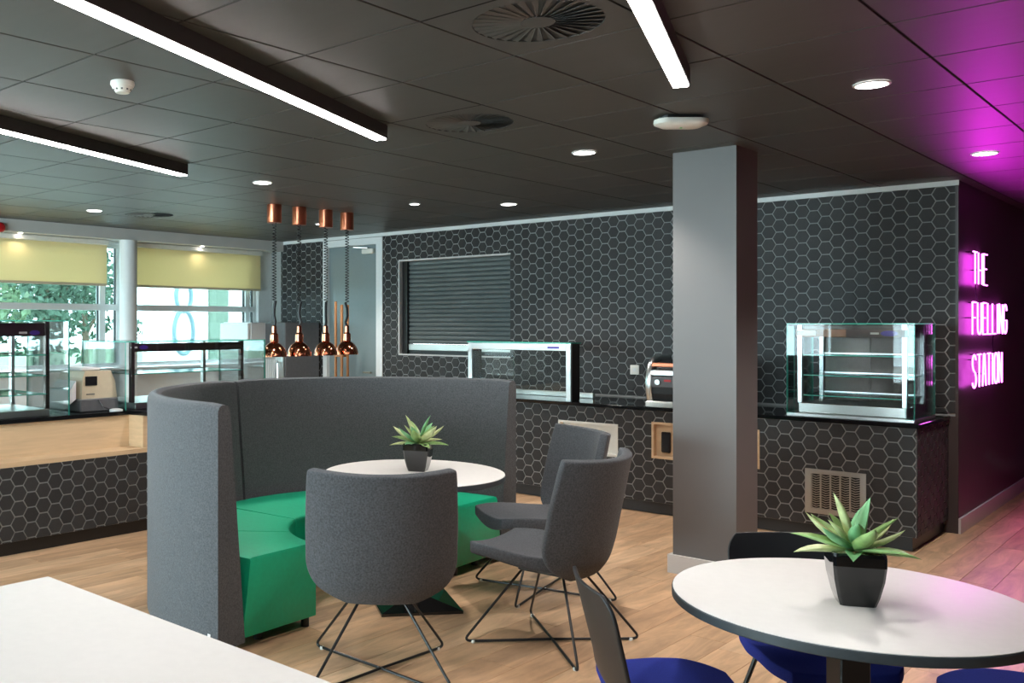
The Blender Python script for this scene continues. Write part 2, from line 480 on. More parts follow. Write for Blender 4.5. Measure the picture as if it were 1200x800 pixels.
# window wall
WX = -9.45
SILL = 1.08
mb = MB()
mb.box(WX - .2, WX, Y0, WY, 0, SILL - .04)
mb.box(WX - .2, WX, Y0, WY, 2.5, H)
mb.box(WX - .2, WX, 6.02, 6.06, SILL - .04, 2.5)
mb.box(WX - .2, WX, 8.08, WY, SILL - .04, 2.5)
mb.box(WX - .2, WX, 1.9, 2.15, SILL - .04, 2.5); mb.box(WX - .2, WX, Y0, -2.6, SILL - .04, 2.5)
struct(mb.build('wall_left', m_white))
bulk = struct(B(WX, -9.2, Y0, WY, 2.53, H).build('trim_2', m_wall))
struct(B(WX - .02, WX + .16, Y0, 8.2, SILL - .04, SILL).build('trim_3', m_white))
def window(name, y0, y1, mulls, z0=SILL, z1=2.5, gm=None):
    w = struct(B(WX - .12, WX - .05, y0, y1, z0, z0 + .05).build(name, m_white))
    fr = MB()
    fr.box(WX - .12, WX - .05, y0, y0 + .05, z0 + .05, z1); fr.box(WX - .12, WX - .05, y1 - .05, y1, z0 + .05, z1); fr.box(WX - .12, WX - .05, y0 + .05, y1 - .05, z1 - .05, z1)
    fr.build('window_frame', m_white, w)
    B(WX - .13, WX - .03, y0 + .05, y1 - .05, 1.735, 1.805).build('transom', m_white, w)
    for m in mulls: B(WX - .125, WX - .04, m - .035, m + .035, z0 + .05, z1 - .05).build('mullion', m_white, w)
    ed = [y0 + .05] + list(mulls) + [y1 - .05]
    for a, b in zip(ed[:-1], ed[1:]):
        a += .0 if a == ed[0] else .035; b -= .0 if b == ed[-1] else .035
        for za, zb in ((z0 + .05, 1.735), (1.805, z1 - .05)):
            MB().box(WX - .09, WX - .084, a, b, za, zb).build('pane', gm or m_pane, w)
            g = MB()
            for q in ((a, a + .012), (b - .012, b)): g.box(WX - .1, WX - .07, q[0], q[1], za, zb)
            g.build('gasket', m_blackplas, w)
    return w
window('window_1', 2.15, 6.02, [3.95, 5.78], gm=m_dimpane)
window('window_2', 6.06, 8.08, [7.93], gm=m_dimpane)
window('window_3', -2.6, 1.9, [-1.1, 0.4])
for k, (a, b) in enumerate(((-2.6, 1.9), (2.15, 6.02), (6.06, 8.08))):
    L = bpy.data.lights.new('window_portal', 'AREA'); L.shape = 'RECTANGLE'; L.size = 1.4; L.size_y = b - a
    L.cycles.is_portal = True
    o = bpy.data.objects.new('window_portal', L); col.objects.link(o)
    o.location = (WX - .22, (a + b) / 2, 1.79); o.rotation_euler = (0, -math.pi / 2, 0)
# roller blinds
for a, b, lab in ((-2.5, 1.85, 'half-lowered cream roller blind with no column or alarm beside it'), (2.22, 5.78, 'half-lowered cream roller blind between the fire alarm and the round white column'),
                  (6.14, 8.07, 'half-lowered cream roller blind between the round white column and the tiled wall')):
    r = empty('roller_blind', (WX + .05, (a + b) / 2, 2.02), 0, lab, 'blind', 'roller blinds')
    hw = (b - a) / 2
    B(-.002, .002, -hw, hw, 0.015, .45).build('blind_fabric', m_blind, r)
    MB().cbox(-.008, .008, -hw, hw, -.012, .016, .003).build('bottom_bar', m_beige, r)
    MB().cbox(-.04, .05, -hw, hw, .45, .505, .008).build('headbox', m_offw, r)
# round white column
struct(MB().lathe([(.1, 0), (.1, 2.53)], 40, -9.27, 5.98, cap=True).build('column', m_white, smooth=True))

# pillar
pil = struct(B(-2.69, -2.29, 5.745, 6.075, 0.0, H).build('pillar', m_pillar))
sk = MB(); sk.box(-2.715, -2.265, 5.72, 5.745, 0, .115); sk.box(-2.715, -2.265, 6.075, 6.1, 0, .115); sk.box(-2.715, -2.69, 5.745, 6.075, 0, .115); sk.box(-2.29, -2.265, 5.745, 6.075, 0, .115)
sk.build('skirting', m_skirt, pil)

# door with frame and closer
dr = struct(B(DR[0] + .07, DR[1] - .1, WY + .03, WY + .075, 0.01, 2.53).build('door_1', m_door))
fr = MB(); fr.box(DR[0], DR[0] + .07, WY - .02, WY + .1, 0, 2.61); fr.box(DR[1] - .1, DR[1], WY - .02, WY + .1, 0, 2.61); fr.box(DR[0] + .07, DR[1] - .1, WY - .02, WY + .1, 2.53, 2.61)
fr.build('door_frame', m_white, dr)
cl = MB().cbox(-7.78, -7.6, WY - .03, WY + .03, 2.42, 2.48, .006).build('door_closer', m_offw, dr)
MB().tube([(-7.7, WY - .01, 2.49), (-7.85, WY - .09, 2.5), (-8.0, WY - .02, 2.535)], .008, 6).build('closer_arm', m_steel, cl)
MB().tube([(-7.62, WY - .03, 1.0), (-7.75, WY - .03, 1.0)], .011, 8).build('door_handle', m_steel, dr)

# roller shutter in the hatch
r = empty('roller_shutter', ((SH[0] + SH[1]) / 2, WY + .09, SH[2]), 0, 'grey steel roller shutter closed in the tiled wall', 'shutter')
hw = (SH[1] - SH[0]) / 2 - .01
ns = 19; sh = (SH[3] - SH[2] - .13) / ns
mb = MB()
prof = [(0, 0), (-.012, sh * .12), (-.017, sh * .5), (-.012, sh * .82), (-.003, sh * .9), (.004, sh)]
mb.loft([[(-hw + .075, p[0], p[1]) for p in prof] + [(-hw + .075, .012, sh), (-hw + .075, .012, 0)], [(hw - .02, p[0], p[1]) for p in prof] + [(hw - .02, .012, sh), (hw - .02, .012, 0)]])
sm = mb.mesh('slat', m_shutter)
for k in range(ns): link('slat', sm, r, (0, 0, .125 + k * sh))
MB().cbox(-hw + .075, hw - .02, -.03, .012, .05, .124, .006).build('bottom_rail', m_steel, r)
B(-hw, -hw + .075, -.05, .03, 0.005, SH[3] - SH[2] - .005).build('guide_rail', m_black, r)
B(hw - .02, hw, -.05, .03, 0.005, SH[3] - SH[2] - .005).build('guide_rail', m_black, r)
B(-hw + .075, hw - .02, -.02, .03, .006, .05).build('sill_gap', m_black, r)
fr = MB()
fr.box(SH[0] - .005, SH[0] + .012, WY - .014, WY + .12, SH[2], SH[3]);
fr.box(SH[0] - .005, SH[1] + .005, WY - .012, WY + .12, SH[3] - .006, SH[3] + .012); fr.box(SH[0] - .005, SH[1] + .005, WY - .012, WY + .12, SH[2] - .006, SH[2] + .008)
struct(fr.build('trim_4', m_skirt))
sw = MB().cbox(-4.30, -4.21, WY - .02, WY - .004, 1.10, 1.19, .003).build('socket_plate', m_offw)
tag(sw, 'small white square socket plate on tiled wall beside the toaster', 'socket')
MB().cbox(-4.27, -4.24, WY - .024, WY - .02, 1.13, 1.16, .001).build('rocker', m_white, sw)

# ------------------------------------------------------------------ back counter
CY, CT = 7.40, 0.885
cx0, cx1 = -6.3, -1.72
bc = empty('back_counter', (-4.0, 7.85, 0), 0, 'black hexagon tiled serving counter along the back wall', 'counter')
def off(o, mb): mb.v = [(a - o[0], b - o[1], c - o[2]) for a, b, c in mb.v]; return mb
O = (-4.0, 7.85, 0)
holes = [(-2.44, -2.03, .185, .51), (-4.53, -3.95, .44, .72), (-3.645, -2.77, .465, .765)]
mb = MB(); mb.box(cx0, cx1, CY + .05, WY - .012, .1, CT - .03)
ys = (CY, CY + .05)
def panel(mb, a0, a1, b0, b1, holes, y0, y1):
    xs = sorted({a0, a1} | {v for h in holes for v in h[:2]}); zs = sorted({b0, b1} | {v for h in holes for v in h[2:]})
    for xa, xb in zip(xs[:-1], xs[1:]):
        for za, zb in zip(zs[:-1], zs[1:]):
            mx, mz = (xa + xb) / 2, (za + zb) / 2
            if any(h[0] < mx < h[1] and h[2] < mz < h[3] for h in holes): continue
            mb.box(xa, xb, y0, y1, za, zb)
panel(mb, cx0, cx1, .1, CT - .03, holes, *ys)
off(O, mb).build('body', m_grout, bc)
off(O, B(cx0, cx1 - .03, CY + .03, WY - .012, 0.002, .1)).build('plinth', m_plinth, bc)
tl = hexes(cx0, cx1, .1, CT - .03, -2.134 + .0905, .6963 - .1045, holes=holes)
lay_tiles(bc, tl, lambda a, b: (a, CY, b), 0, 300, hidden=lambda p: 786 < p[0] < 893 or p[0] < 592)
tl = hexes(CY, WY - .012, .1, CT - .03, CY + .05, .3)
lay_tiles(bc, tl, lambda a, b: (cx1, a, b), math.pi / 2, 120)
# steel vent grille with herringbone slots
g = MB(); h = holes[0]
for a, b, c, d in ((h[0], h[1], h[3] - .035, h[3]), (h[0], h[1], h[2], h[2] + .035), (h[0], h[0] + .04, h[2] + .035, h[3] - .035), (h[1] - .04, h[1], h[2] + .035, h[3] - .035)):
    g.box(a, b, CY - .014, CY + .006, c, d)
gr = off(O, g).build('vent_grille', m_steel, bc); gr['label'] = 'brushed steel vent grille'
off(O, B(h[0] + .04, h[1] - .04, CY + .03, CY + .04, h[2] + .035, h[3] - .035)).build('vent_back', m_black, gr)
bars = MB()
nc = 5; cw = (h[1] - h[0] - .08) / nc
for c_ in range(nc):
    xa = h[0] + .04 + c_ * cw
    bars.box(xa - .005, xa + .005, CY - .008, CY + .004, h[2] + .035, h[3] - .035)
    z = h[2] + .03
    while z < h[3] - .05:
        for s_ in (0, 1):
            p0 = (xa + .004, z + (0 if s_ else .009)); p1 = (xa + cw * .5, z + (.009 if s_ else 0) + (0))
            if s_: p0, p1 = (xa + cw * .5, z), (xa + cw - .004, z + .009)
            bars.add([(p0[0], CY - .006, p0[1]), (p1[0], CY - .006, p1[1]), (p1[0], CY - .006, p1[1] + .006), (p0[0], CY - .006, p0[1] + .006),
                      (p0[0], CY + .002, p0[1]), (p1[0], CY + .002, p1[1]), (p1[0], CY + .002, p1[1] + .006), (p0[0], CY + .002, p0[1] + .006)],
                     [(0, 1, 2, 3), (7, 6, 5, 4), (0, 4, 5, 1), (1, 5, 6, 2), (2, 6, 7, 3), (3, 7, 4, 0)])
        z += .017
off(O, bars).build('louvre_bars', m_steel, gr)['kind'] = 'stuff'
for k, h in enumerate(holes[1:]):
    f = MB()
    for a, b, c, d in ((h[0], h[1], h[3] - .018, h[3]), (h[0], h[1], h[2], h[2] + .018), (h[0], h[0] + .018, h[2] + .018, h[3] - .018), (h[1] - .018, h[1], h[2] + .018, h[3] - .018)):
        f.box(a, b, CY - .012, CY + .049, c, d)
    q = off(O, f).build('niche_frame', m_offw if k == 0 else m_wood, bc); q['label'] = 'cream framed niche' if k == 0 else 'wood framed niche with dark fitting'
    off(O, B(h[0] + .018, h[1] - .018, CY + .036, CY + .049, h[2] + .018, h[3] - .018)).build('niche_back', m_offw if k == 0 else m_wood, q)
    if k == 1:
        off(O, MB().cbox(h[0] + .07, h[0] + .15, CY + .012, CY + .036, h[2] + .05, h[2] + .22, .008)).build('dark_fitting', m_screen, q)
        off(O, B(h[0] + .21, h[0] + .225, CY - .004, CY + .036, h[2] + .018, h[3] - .018)).build('divider', m_wood, q)
# strip plate near pillar
bct = MB().cbox(cx0, cx1 + .02, CY - .02, WY - .012, CT - .03, CT, .004).build('worktop', m_granite)
tag(bct, 'polished black stone worktop on the back counter', 'worktop')

# ------------------------------------------------------------------ glass panes helper
def pane(mb, x0, x1, y0, y1, z0, z1):
    """thin sheet: big faces glass (0), narrow faces green edge (1)"""
    o = len(mb.f); mb.box(x0, x1, y0, y1, z0, z1)
    d = (x1 - x0, y1 - y0, z1 - z0); ax = d.index(min(d))
    face_axis = [2, 2, 1, 0, 1, 0]
    for k in range(6): mb.mi[o + k] = 0 if face_axis[k] == ax else 1
    return mb
GM = [m_glass, m_gedge]

# right display case
D = (-2.16, 7.71, CT); W2, D2, HH = .425, .285, .695
c = empty('display_case', D, 0, 'square glass display case with three shelves on the back counter beside the neon sign', 'display case')
MB().cbox(-W2, W2, -D2, D2, 0, .028, .004).build('base', m_steel, c)
MB().cbox(-W2 + .07, W2 - .06, -D2 + .05, D2 - .02, .028, .1, .004).build('deck', m_steel, c)
pane(MB(), -W2, W2, -D2, -D2 + .008, .028, HH - .008).build('front_glass', [glass('anti_glare_glass', (.98, .99, .99), .4), m_gedge], c)
pane(MB(), -W2, -W2 + .008, -D2 + .008, D2, .028, HH - .008).build('side_glass', GM, c)
pane(MB(), W2 - .008, W2, -D2 + .008, D2, .028, HH - .008).build('side_glass', GM, c)
pane(MB(), -W2, W2, -D2, D2, HH - .008, HH).build('top_glass', GM, c)
for sx in (-1, 1):
    for sy in (-1, 1):
        px = sx * (W2 - .085) if sx < 0 else W2 - .07
        MB().cbox(px - .016, px + .016, sy * (D2 - .045) - .016, sy * (D2 - .045) + .016, .1, HH - .01, .003).build('post', m_chrome, c)
    # bevelled corner glass
    a = sx * (W2 - .03)
    pane(MB(), a - .028, a + .028, -D2 - .006, -D2 - .001, .02, HH - .02).build('corner_glass', [glass('corner_glass_%s' % ('near' if sx > 0 else 'far'), (.84, .94, .93), .6), m_gedge], c)
hd = MB().cbox(-W2 + .06, W2 - .05, -D2 + .03, -D2 + .06, HH - .1, HH - .045, .003).build('header', m_orangewood, c)
hd2 = B(-.02, W2 - .05, -D2 + .027, -D2 + .03, HH - .1, HH - .045).build('header_plate', M('brown_plate', (92, 78, 72), .5), hd)
B(-W2 + .07, -W2 + .2, -D2 + .027, -D2 + .03, HH - .09, HH - .055).build('display_panel', m_screen, hd)
MB().loft([[(.26 + .055 * math.cos(t), y, HH - .073 + .02 * math.sin(t)) for t in [k * math.pi / 10 for k in range(20)]] for y in (-D2 + .0265, -D2 + .0245)]).build('oval_badge', m_purple, hd)
B(.14, .195, -D2 + .0245, -D2 + .0265, HH - .08, HH - .066).build('pale_badge', m_offw, hd)
for k, z in enumerate((.155, .305, .455)):
    pane(MB(), -W2 + .09, W2 - .07, -D2 + .05, D2 - .05, z, z + .007).build('shelf', GM, c)
    B(-W2 + .09, W2 - .07, D2 - .05, D2 - .04, z - .004, z + .012).build('shelf_rail', m_chrome, c)
B(-W2 + .09, 0, D2 - .03, D2 - .024, .1, HH - .03).build('rear_door', m_darksteel, c)
B(0, W2 - .07, D2 - .024, D2 - .018, .1, HH - .03).build('rear_door', m_darksteel, c)
MB().cbox(-W2 + .07, W2 - .06, -D2 + .06, D2 - .02, HH - .05, HH - .012, .003).build('light_box', m_darksteel, c)

# middle glass gantry
D = (-4.98, 7.68, CT); W2, D2, HH = .54, .26, .525
c = empty('sneeze_guard', D, 0, 'chrome posted glass sneeze guard on the back counter before the shutter', 'sneeze guard')
for sx in (-1, 1):
    MB().cbox(sx * W2 - .026, sx * W2 + .026, -D2 - .012, -D2 + .012, 0, HH - .01, .004).build('post', m_chrome, c)
    MB().cbox(sx * W2 - .022, sx * W2 + .022, -D2 + .0125, -D2 + .15, 0, HH - .01, .003).build('rear_post', m_darksteel, c)
MB().cbox(-W2 + .022, W2 - .022, -D2 - .016, -D2 + .016, HH - .075, HH - .012, .004).build('header_rail', m_chrome, c)
B(.33, .45, -D2 - .0185, -D2 - .016, HH - .055, HH - .038).build('violet_badge', m_purple, c)
pane(MB(), -W2 - .03, W2 + .03, -D2 - .02, -D2 + .16, HH - .01, HH).build('top_glass', GM, c)
pane(MB(), -W2 + .022, W2 - .022, -D2 - .004, -D2 + .004, .05, HH - .075).build('front_glass', GM, c)
MB().cbox(-W2 + .022, W2 - .022, D2 - .06, D2 - .02, 0, .05, .004).build('base_rail', m_steel, c)

# toaster oven
c = empty('conveyor_toaster', (-3.43, 7.62, CT), 0, 'rounded chrome and black countertop toaster oven behind the grey pillar', 'toaster')
def tsec(x, s=1.0):
    pts = [(-.17, .03), (-.2, .12), (-.205, .22), (-.18, .33), (-.12, .405), (-.02, .43), (.17, .43), (.2, .40), (.2, .03)]
    return [(x, p[0] * s, .03 + (p[1] - .03) * s) for p in pts]
MB().loft([tsec(-.285, .97), tsec(-.275), tsec(-.245), tsec(-.235, .97)]).build('end_cheek', m_chrome, c, smooth=True)
MB().loft([tsec(.235, .97), tsec(.245), tsec(.275), tsec(.285, .97)]).build('end_cheek', m_chrome, c, smooth=True)
MB().loft([tsec(-.235, .9), tsec(.235, .9)]).build('body', m_blackplas, c)
MB().cbox(-.235, .235, -.2, -.17, .26, .31, .008).build('chrome_band', m_chrome, c)
MB().cbox(-.235, .235, -.203, -.17, .165, .255, .006).build('control_panel', m_greyp, c)
MB().tube([(-.17, -.2, .21), (-.17, -.225, .21)], .022, 16).build('dial', m_chrome, c, smooth=True)
B(-.12, -.06, -.206, -.203, .215, .232).build('red_display', m_alarm, c)
MB().cbox(-.235, .235, -.19, -.16, .335, .37, .006).build('copper_band', m_copper_b, c)
MB().cbox(-.27, .27, -.235, .19, 0.0, .05, .006).build('base_tray', m_steel, c)

# ------------------------------------------------------------------ left counter
LX, LT = -6.1, 0.905
O = (-6.6, 4.2, 0)
lc = empty('left_counter', O, 0, 'hexagon tiled counter with pale wood tray niche under the windows', 'counter')
ly0, ly1 = 1.9, 6.95
off(O, B(-7.1, LX, ly0, ly1, .09, .60)).build('body', m_grout, lc)
off(O, B(-7.05, LX - .012, ly0, ly1, .002, .09)).build('plinth', m_black, lc)
tl = hexes(ly0, ly1, .09, .60, 3.1562, .5719 - .5 * .1045 * 0 )
lay_tiles(lc, tl, lambda a, b: (LX, a, b), math.pi / 2, 300, hidden=lambda p: p[0] > 180)
off(O, B(-7.1, LX + .008, ly0, ly1, .60, .632)).build('wood_ledge', m_wood, lc)
off(O, B(-6.32, -6.30, ly0, 4.07, .632, LT - .03)).build('wood_back', m_wood, lc)
off(O, B(-7.1, -6.32, ly0, ly1, .632, LT - .03)).build('carcass', m_blackplas, lc)
off(O, B(-6.30, LX - .01, 4.07, ly1, .632, LT - .03)).build('wood_cheek', m_wood, lc)
mb = MB()
pts = [(-7.12, ly0), (-6.28, ly0), (-6.28, 4.06), (-6.09, 4.10), (-6.09, ly1), (-7.12, ly1)]
mb.loft([[(x, y, z) for x, y in pts] for z in (LT - .03, LT)])
tag(mb.build('worktop', m_granite), 'polished black stone worktop carrying the till and two glass cases', 'worktop')

def left_case(y0, y1, x0, x1, ztop, fy0, fy1, label, shelves, closed):
    c = empty('display_case', ((x0 + x1) / 2, (y0 + y1) / 2, LT), 0, label, 'display case')
    wx, wy, hh = (x1 - x0) / 2, (y1 - y0) / 2, ztop - LT
    cy_ = (y0 + y1) / 2; a, b = fy0 - cy_, fy1 - cy_
    MB().cbox(-wx + .02, wx - .02, a, b, 0, .05, .004).build('base', m_steel, c)
    pane(MB(), wx - .008, wx, -wy, wy, .0, hh - .008).build('front_glass', GM, c)
    pane(MB(), -wx, wx - .008, -wy, -wy + .008, .0, hh - .008).build('side_glass', GM, c)
    pane(MB(), -wx, wx - .008, wy - .008, wy, .0, hh - .008).build('side_glass', GM, c)
    pane(MB(), -wx, wx, -wy, wy, hh - .008, hh).build('top_glass', GM, c)
    for yy in (a, b):
        MB().cbox(wx - .09, wx - .05, yy - .016, yy + .016, .05, hh - .01, .003).build('front_post', m_darksteel, c)
        MB().cbox(-wx + .02, -wx + .06, yy - .016, yy + .016, .05, hh - .01, .003).build('rear_post', m_steel, c)
    hd = MB().cbox(wx - .085, wx - .055, a + .016, b - .016, hh - .115 if closed else hh - .085, hh - .02, .003).build('header', m_darksteel, c)
    ye = b - .1 if closed else a + .1
    MB().loft([[(x, ye + .04 * math.cos(t), hh - (.09 if closed else .05) + .017 * math.sin(t)) for t in [k * math.pi / 10 for k in range(20)]] for x in (wx - .055, wx - .052)]).build('oval_badge', m_purple, hd)
    B(wx - .055, wx - .052, ye - .12, ye - .06, hh - (.097 if closed else .057), hh - (.083 if closed else .043)).build('pale_badge', m_offw, hd)
    for z in shelves:
        pane(MB(), -wx + .06, wx - .05, a + .0, b, z - LT, z - LT + .007).build('shelf', GM, c)
        MB().cbox(-wx + .03, -wx + .06, a, b, z - LT - .006, z - LT + .012, .002).build('shelf_bracket', m_steel, c)
    return c
left_case(2.35, 3.58, -6.98, -6.33, 1.602, 2.45, 3.43, 'tall glass display case with dark frame and three shelves beside the till', (1.345, 1.195, 1.06), True)
left_case(4.06, 5.49, -6.98, -6.33, 1.44, 4.16, 5.27, 'low wide glass display case between the till and the copper heat lamps', (1.175,), False)

# till
c = empty('till', (-6.6, 3.86, LT), 0, 'beige and grey till with sloping front and dark display', 'till')
MB().cbox(-.2, .2, -.15, .18, 0, .1, .008).build('base', m_greyp, c)
mb = MB(); sec = lambda x, k: [(x, -.13, .1), (x, .185 - k, .1), (x, .17 - k, .22), (x, .13 - k, .31), (x, -.1, .31), (x, -.12, .26)]
mb.loft([sec(-.18, .01), sec(.17, 0), sec(.18, .01)]); mb.build('body', m_beige, c)
B(.18, .186, -.1, .0, .2, .27).build('display', m_screen, c)
B(.18, .1845, -.09, -.02, .13, .138).build('printed_stripe', m_greyp, c)
MB().cbox(-.15, .15, -.12, .06, .31, .335, .01).build('paper_cover', m_white, c)
mb = MB(); mb.add([(-.15, -.16, .1), (.15, -.16, .1), (.15, -.27, .02), (-.15, -.27, .02), (-.15, -.16, .24), (.15, -.16, .24), (.15, -.27, .08), (-.15, -.27, .08)], [(3, 2, 1, 0), (4, 5, 6, 7), (0, 1, 5, 4), (1, 2, 6, 5), (2, 3, 7, 6), (3, 0, 4, 7)])
mb.build('keypad', m_white, c)
MB().tube([(.2, .0, .09), (.23, .02, .04), (.235, .08, .012), (.23, .16, .008)], .006, 6).build('cable', m_blackplas, c)
tag(MB().lathe([(.05, 0), (.052, .012), (.03, .018)], 16).build('coaster', m_white, None, True, (-6.34, 3.98, LT)), 'small white dish on the black worktop beside the till', 'dish')

# ------------------------------------------------------------------ copper heat lamps
def heat_lamp():
    r = empty('heat_lamp', (0, 0, 0))
    MB().lathe([(.064, -.165), (.066, -.16), (.066, 0), (.02, 0)], 28).build('ceiling_cap', m_copper_b, r, smooth=True)
    pts = []
    L0, L1 = -.165, -.87
    n = 26 * 9
    for k in range(n + 1):
        t = k / n; a = 2 * math.pi * 26 * t
        pts.append((.017 * math.cos(a), .017 * math.sin(a), L0 + (L1 - L0) * t))
    cd = MB().tube(pts, .0042, 5).build('coiled_cord', m_blackplas, r, smooth=True)
    MB().tube([(.017, 0, -.87), (.0, 0, -.93), (-.004, 0, -1.0), (.014, 0, -1.06), (0, 0, -1.1)], .013, 8).build('cord_sleeve', m_blackplas, cd, smooth=True)
    MB().lathe([(.012, -1.09), (.022, -1.1), (.024, -1.16), (.037, -1.175), (.039, -1.24), (.03, -1.25)], 20).build('neck', m_copper, r, smooth=True)
    prof = [(.03, -1.243)] + [(.112 * math.sin(math.radians(a)), -1.375 + .135 * math.cos(math.radians(a))) for a in (20, 32, 44, 56, 68, 80, 90)]
    prof += [(.108, -1.373)] + [(.106 * math.sin(math.radians(a)), -1.375 + .128 * math.cos(math.radians(a))) for a in (78, 62, 46, 30, 18)]
    MB().lathe(prof, 32, cap=False).build('shade', m_copper, r, smooth=True)
    MB().lathe([(.001, -1.252), (.02, -1.26), (.045, -1.30), (.05, -1.335), (.035, -1.365), (.001, -1.374)], 18, cap=False).build('bulb', m_bulb, r, smooth=True)
    return r
hl0 = heat_lamp()
names = ['copper heat lamp over the counter, first after the low glass case', 'copper heat lamp over the counter, second after the low glass case',
         'copper heat lamp over the counter, third after the low glass case', 'copper heat lamp over the counter, fourth after the low glass case']
for k, (x, y, rz) in enumerate(((-6.42, 5.675, 0), (-6.40, 5.965, .9), (-6.38, 6.29, 2.2), (-6.40, 6.60, 3.6))):
    o = hl0 if k == 0 else copy_tree(hl0)
    o.location = (x, y, H); o.rotation_euler = (0, 0, rz)
    tag(o, names[k], 'heat lamp', 'copper heat lamps')

# ------------------------------------------------------------------ back-left corner appliances
c = empty('upright_freezer', (-9.13, 7.75, 0), 0, 'tall white upright freezer in the corner beside the last window', 'freezer')
MB().cbox(-.29, .27, -.3, .45, .06, 1.6, .012).build('body', m_white, c)
MB().cbox(-.285, .265, -.345, -.303, .08, 1.59, .01).build('door', m_white, c)
MB().tube([(.2, -.36, .8), (.2, -.375, .82), (.2, -.375, 1.1), (.2, -.36, 1.12)], .009, 6).build('handle', m_steel, c)
B(-.27, .25, -.28, .43, 0, .06).build('plinth', m_black, c)
c = empty('oven', (-8.66, 7.98, 0), 0, 'dark grey standing oven with steel front vents before the tiled wall', 'oven')
MB().cbox(-.2, .17, -.3, .28, .05, 1.6, .01).build('body', m_greyp, c)
B(-.18, .15, -.29, .27, 0, .05).build('plinth', m_black, c)
d = MB().cbox(-.195, .165, -.33, -.302, .3, 1.2, .006).build('door', m_steel, c)
for k in range(7): B(-.17 + k * .03, -.155 + k * .03, -.338, -.33, .5, 1.15).build('rib', m_white, d)
MB().tube([(.1, -.345, .5), (.1, -.36, .52), (.1, -.36, 1.1), (.1, -.345, 1.12)], .012, 6).build('handle', m_chrome, d)
c = empty('tray_rack', (-7.63, 7.78, 0), 0, 'tall narrow wooden tray rack standing before the grey door', 'rack')
for sx in (-1, 1):
    MB().cbox(sx * .05 - .013, sx * .05 + .013, -.06, -.035, 0, 1.84 if sx < 0 else 1.8, .004).build('upright', m_brownwood, c)
    MB().cbox(sx * .05 - .013, sx * .05 + .013, .035, .06, 0, 1.8, .004).build('upright', m_brownwood, c)
for z in (.25, .6, .95, 1.2): MB().cbox(-.037, .037, -.06, .06, z, z + .02, .003).build('shelf', m_brownwood, c)

# ------------------------------------------------------------------ ceiling fittings
def led(end, label, L=3.0):
    ang = math.atan2(-.947, .32)
    r = empty('linear_light', (end[0], end[1], H), ang, label, 'ceiling light', 'linear ceiling lights')
    b = MB(); b.box(0, L, -.037, .037, -.072, 0)
    b.build('housing', m_housing, r)
    B(.004, L - .004, -.030, .030, -.078, -.0725).build('diffuser', m_led, r)
    return r
led((-3.462, 3.841), 'long slim ceiling light above the round booth')
led((-5.256, 3.825), 'long slim ceiling light on the window counter side of the booth')
led((-1.78, 3.878), 'long slim ceiling light beside the white emergency lamp')
def downlight(x, y, label, r=.066, power=SPOT_POWER):
    o = empty('downlight', (x, y, H), 0, label, 'downlight', 'round recessed downlights')
    MB().lathe([(r + .012, -.001), (r + .012, -.005), (r, -.007), (r, -.001)], 28, cap=False).build('rim', m_white, o, smooth=True)
    MB().lathe([(r, -.0005), (r, -.004)], 28).build('diffuser', m_lamp, o)
    if power:
        L = bpy.data.lights.new('downlight_lamp', 'SPOT'); L.energy = power; L.spot_size = math.radians(120); L.spot_blend = .6; L.shadow_soft_size = .06; L.color = (1, .95, .90)
        q = bpy.data.objects.new('downlight_lamp', L); col.objects.link(q); q.parent = o; q.location = (0, 0, -.02)
for x, y, lab in ((-1.273, 4.718, 'round downlight between the linear light and the neon wall'), (-1.273, 7.118, 'round downlight in the ceiling just before the neon sign'),
                  (-3.073, 5.318, 'round downlight in the ceiling between round vent and grey pillar'), (-4.873, 7.118, 'round downlight in the ceiling before the tiles beside the roller shutter'),
                  (-5.473, 4.718, 'round downlight in the ceiling between booth and heat lamps'), (-7.96, 4.76, 'round downlight in the ceiling beside the far vent'),
                  (-7.273, 7.118, 'round downlight in the ceiling before the grey door')): downlight(x, y, lab)
o = downlight(-5.473, 6.518, 'tiny round ceiling spotlight before the roller shutter', .04, 6)
# soffit spotlights above the blinds
for y, lab in ((4.69, 'tiny soffit spotlight above the blind beside the fire alarm'), (7.05, 'tiny soffit spotlight above the blind beside the tiled wall'), (2.4, 'tiny soffit spotlight above the blind before the fire alarm')):
    o = empty('soffit_spotlight', (-9.3, y, 2.53), 0, lab, 'spotlight', 'soffit spotlights')
    MB().lathe([(.022, 0), (.022, -.004), (.016, -.005)], 16).build('lens', m_lamp, o)
    L = bpy.data.lights.new('soffit_lamp', 'SPOT'); L.energy = .7; L.spot_size = math.radians(140); L.spot_blend = .7; L.shadow_soft_size = .02; L.color = (1, .86, .6)
    q = bpy.data.objects.new('soffit_lamp', L); col.objects.link(q); q.parent = o; q.location = (0, 0, -.015)

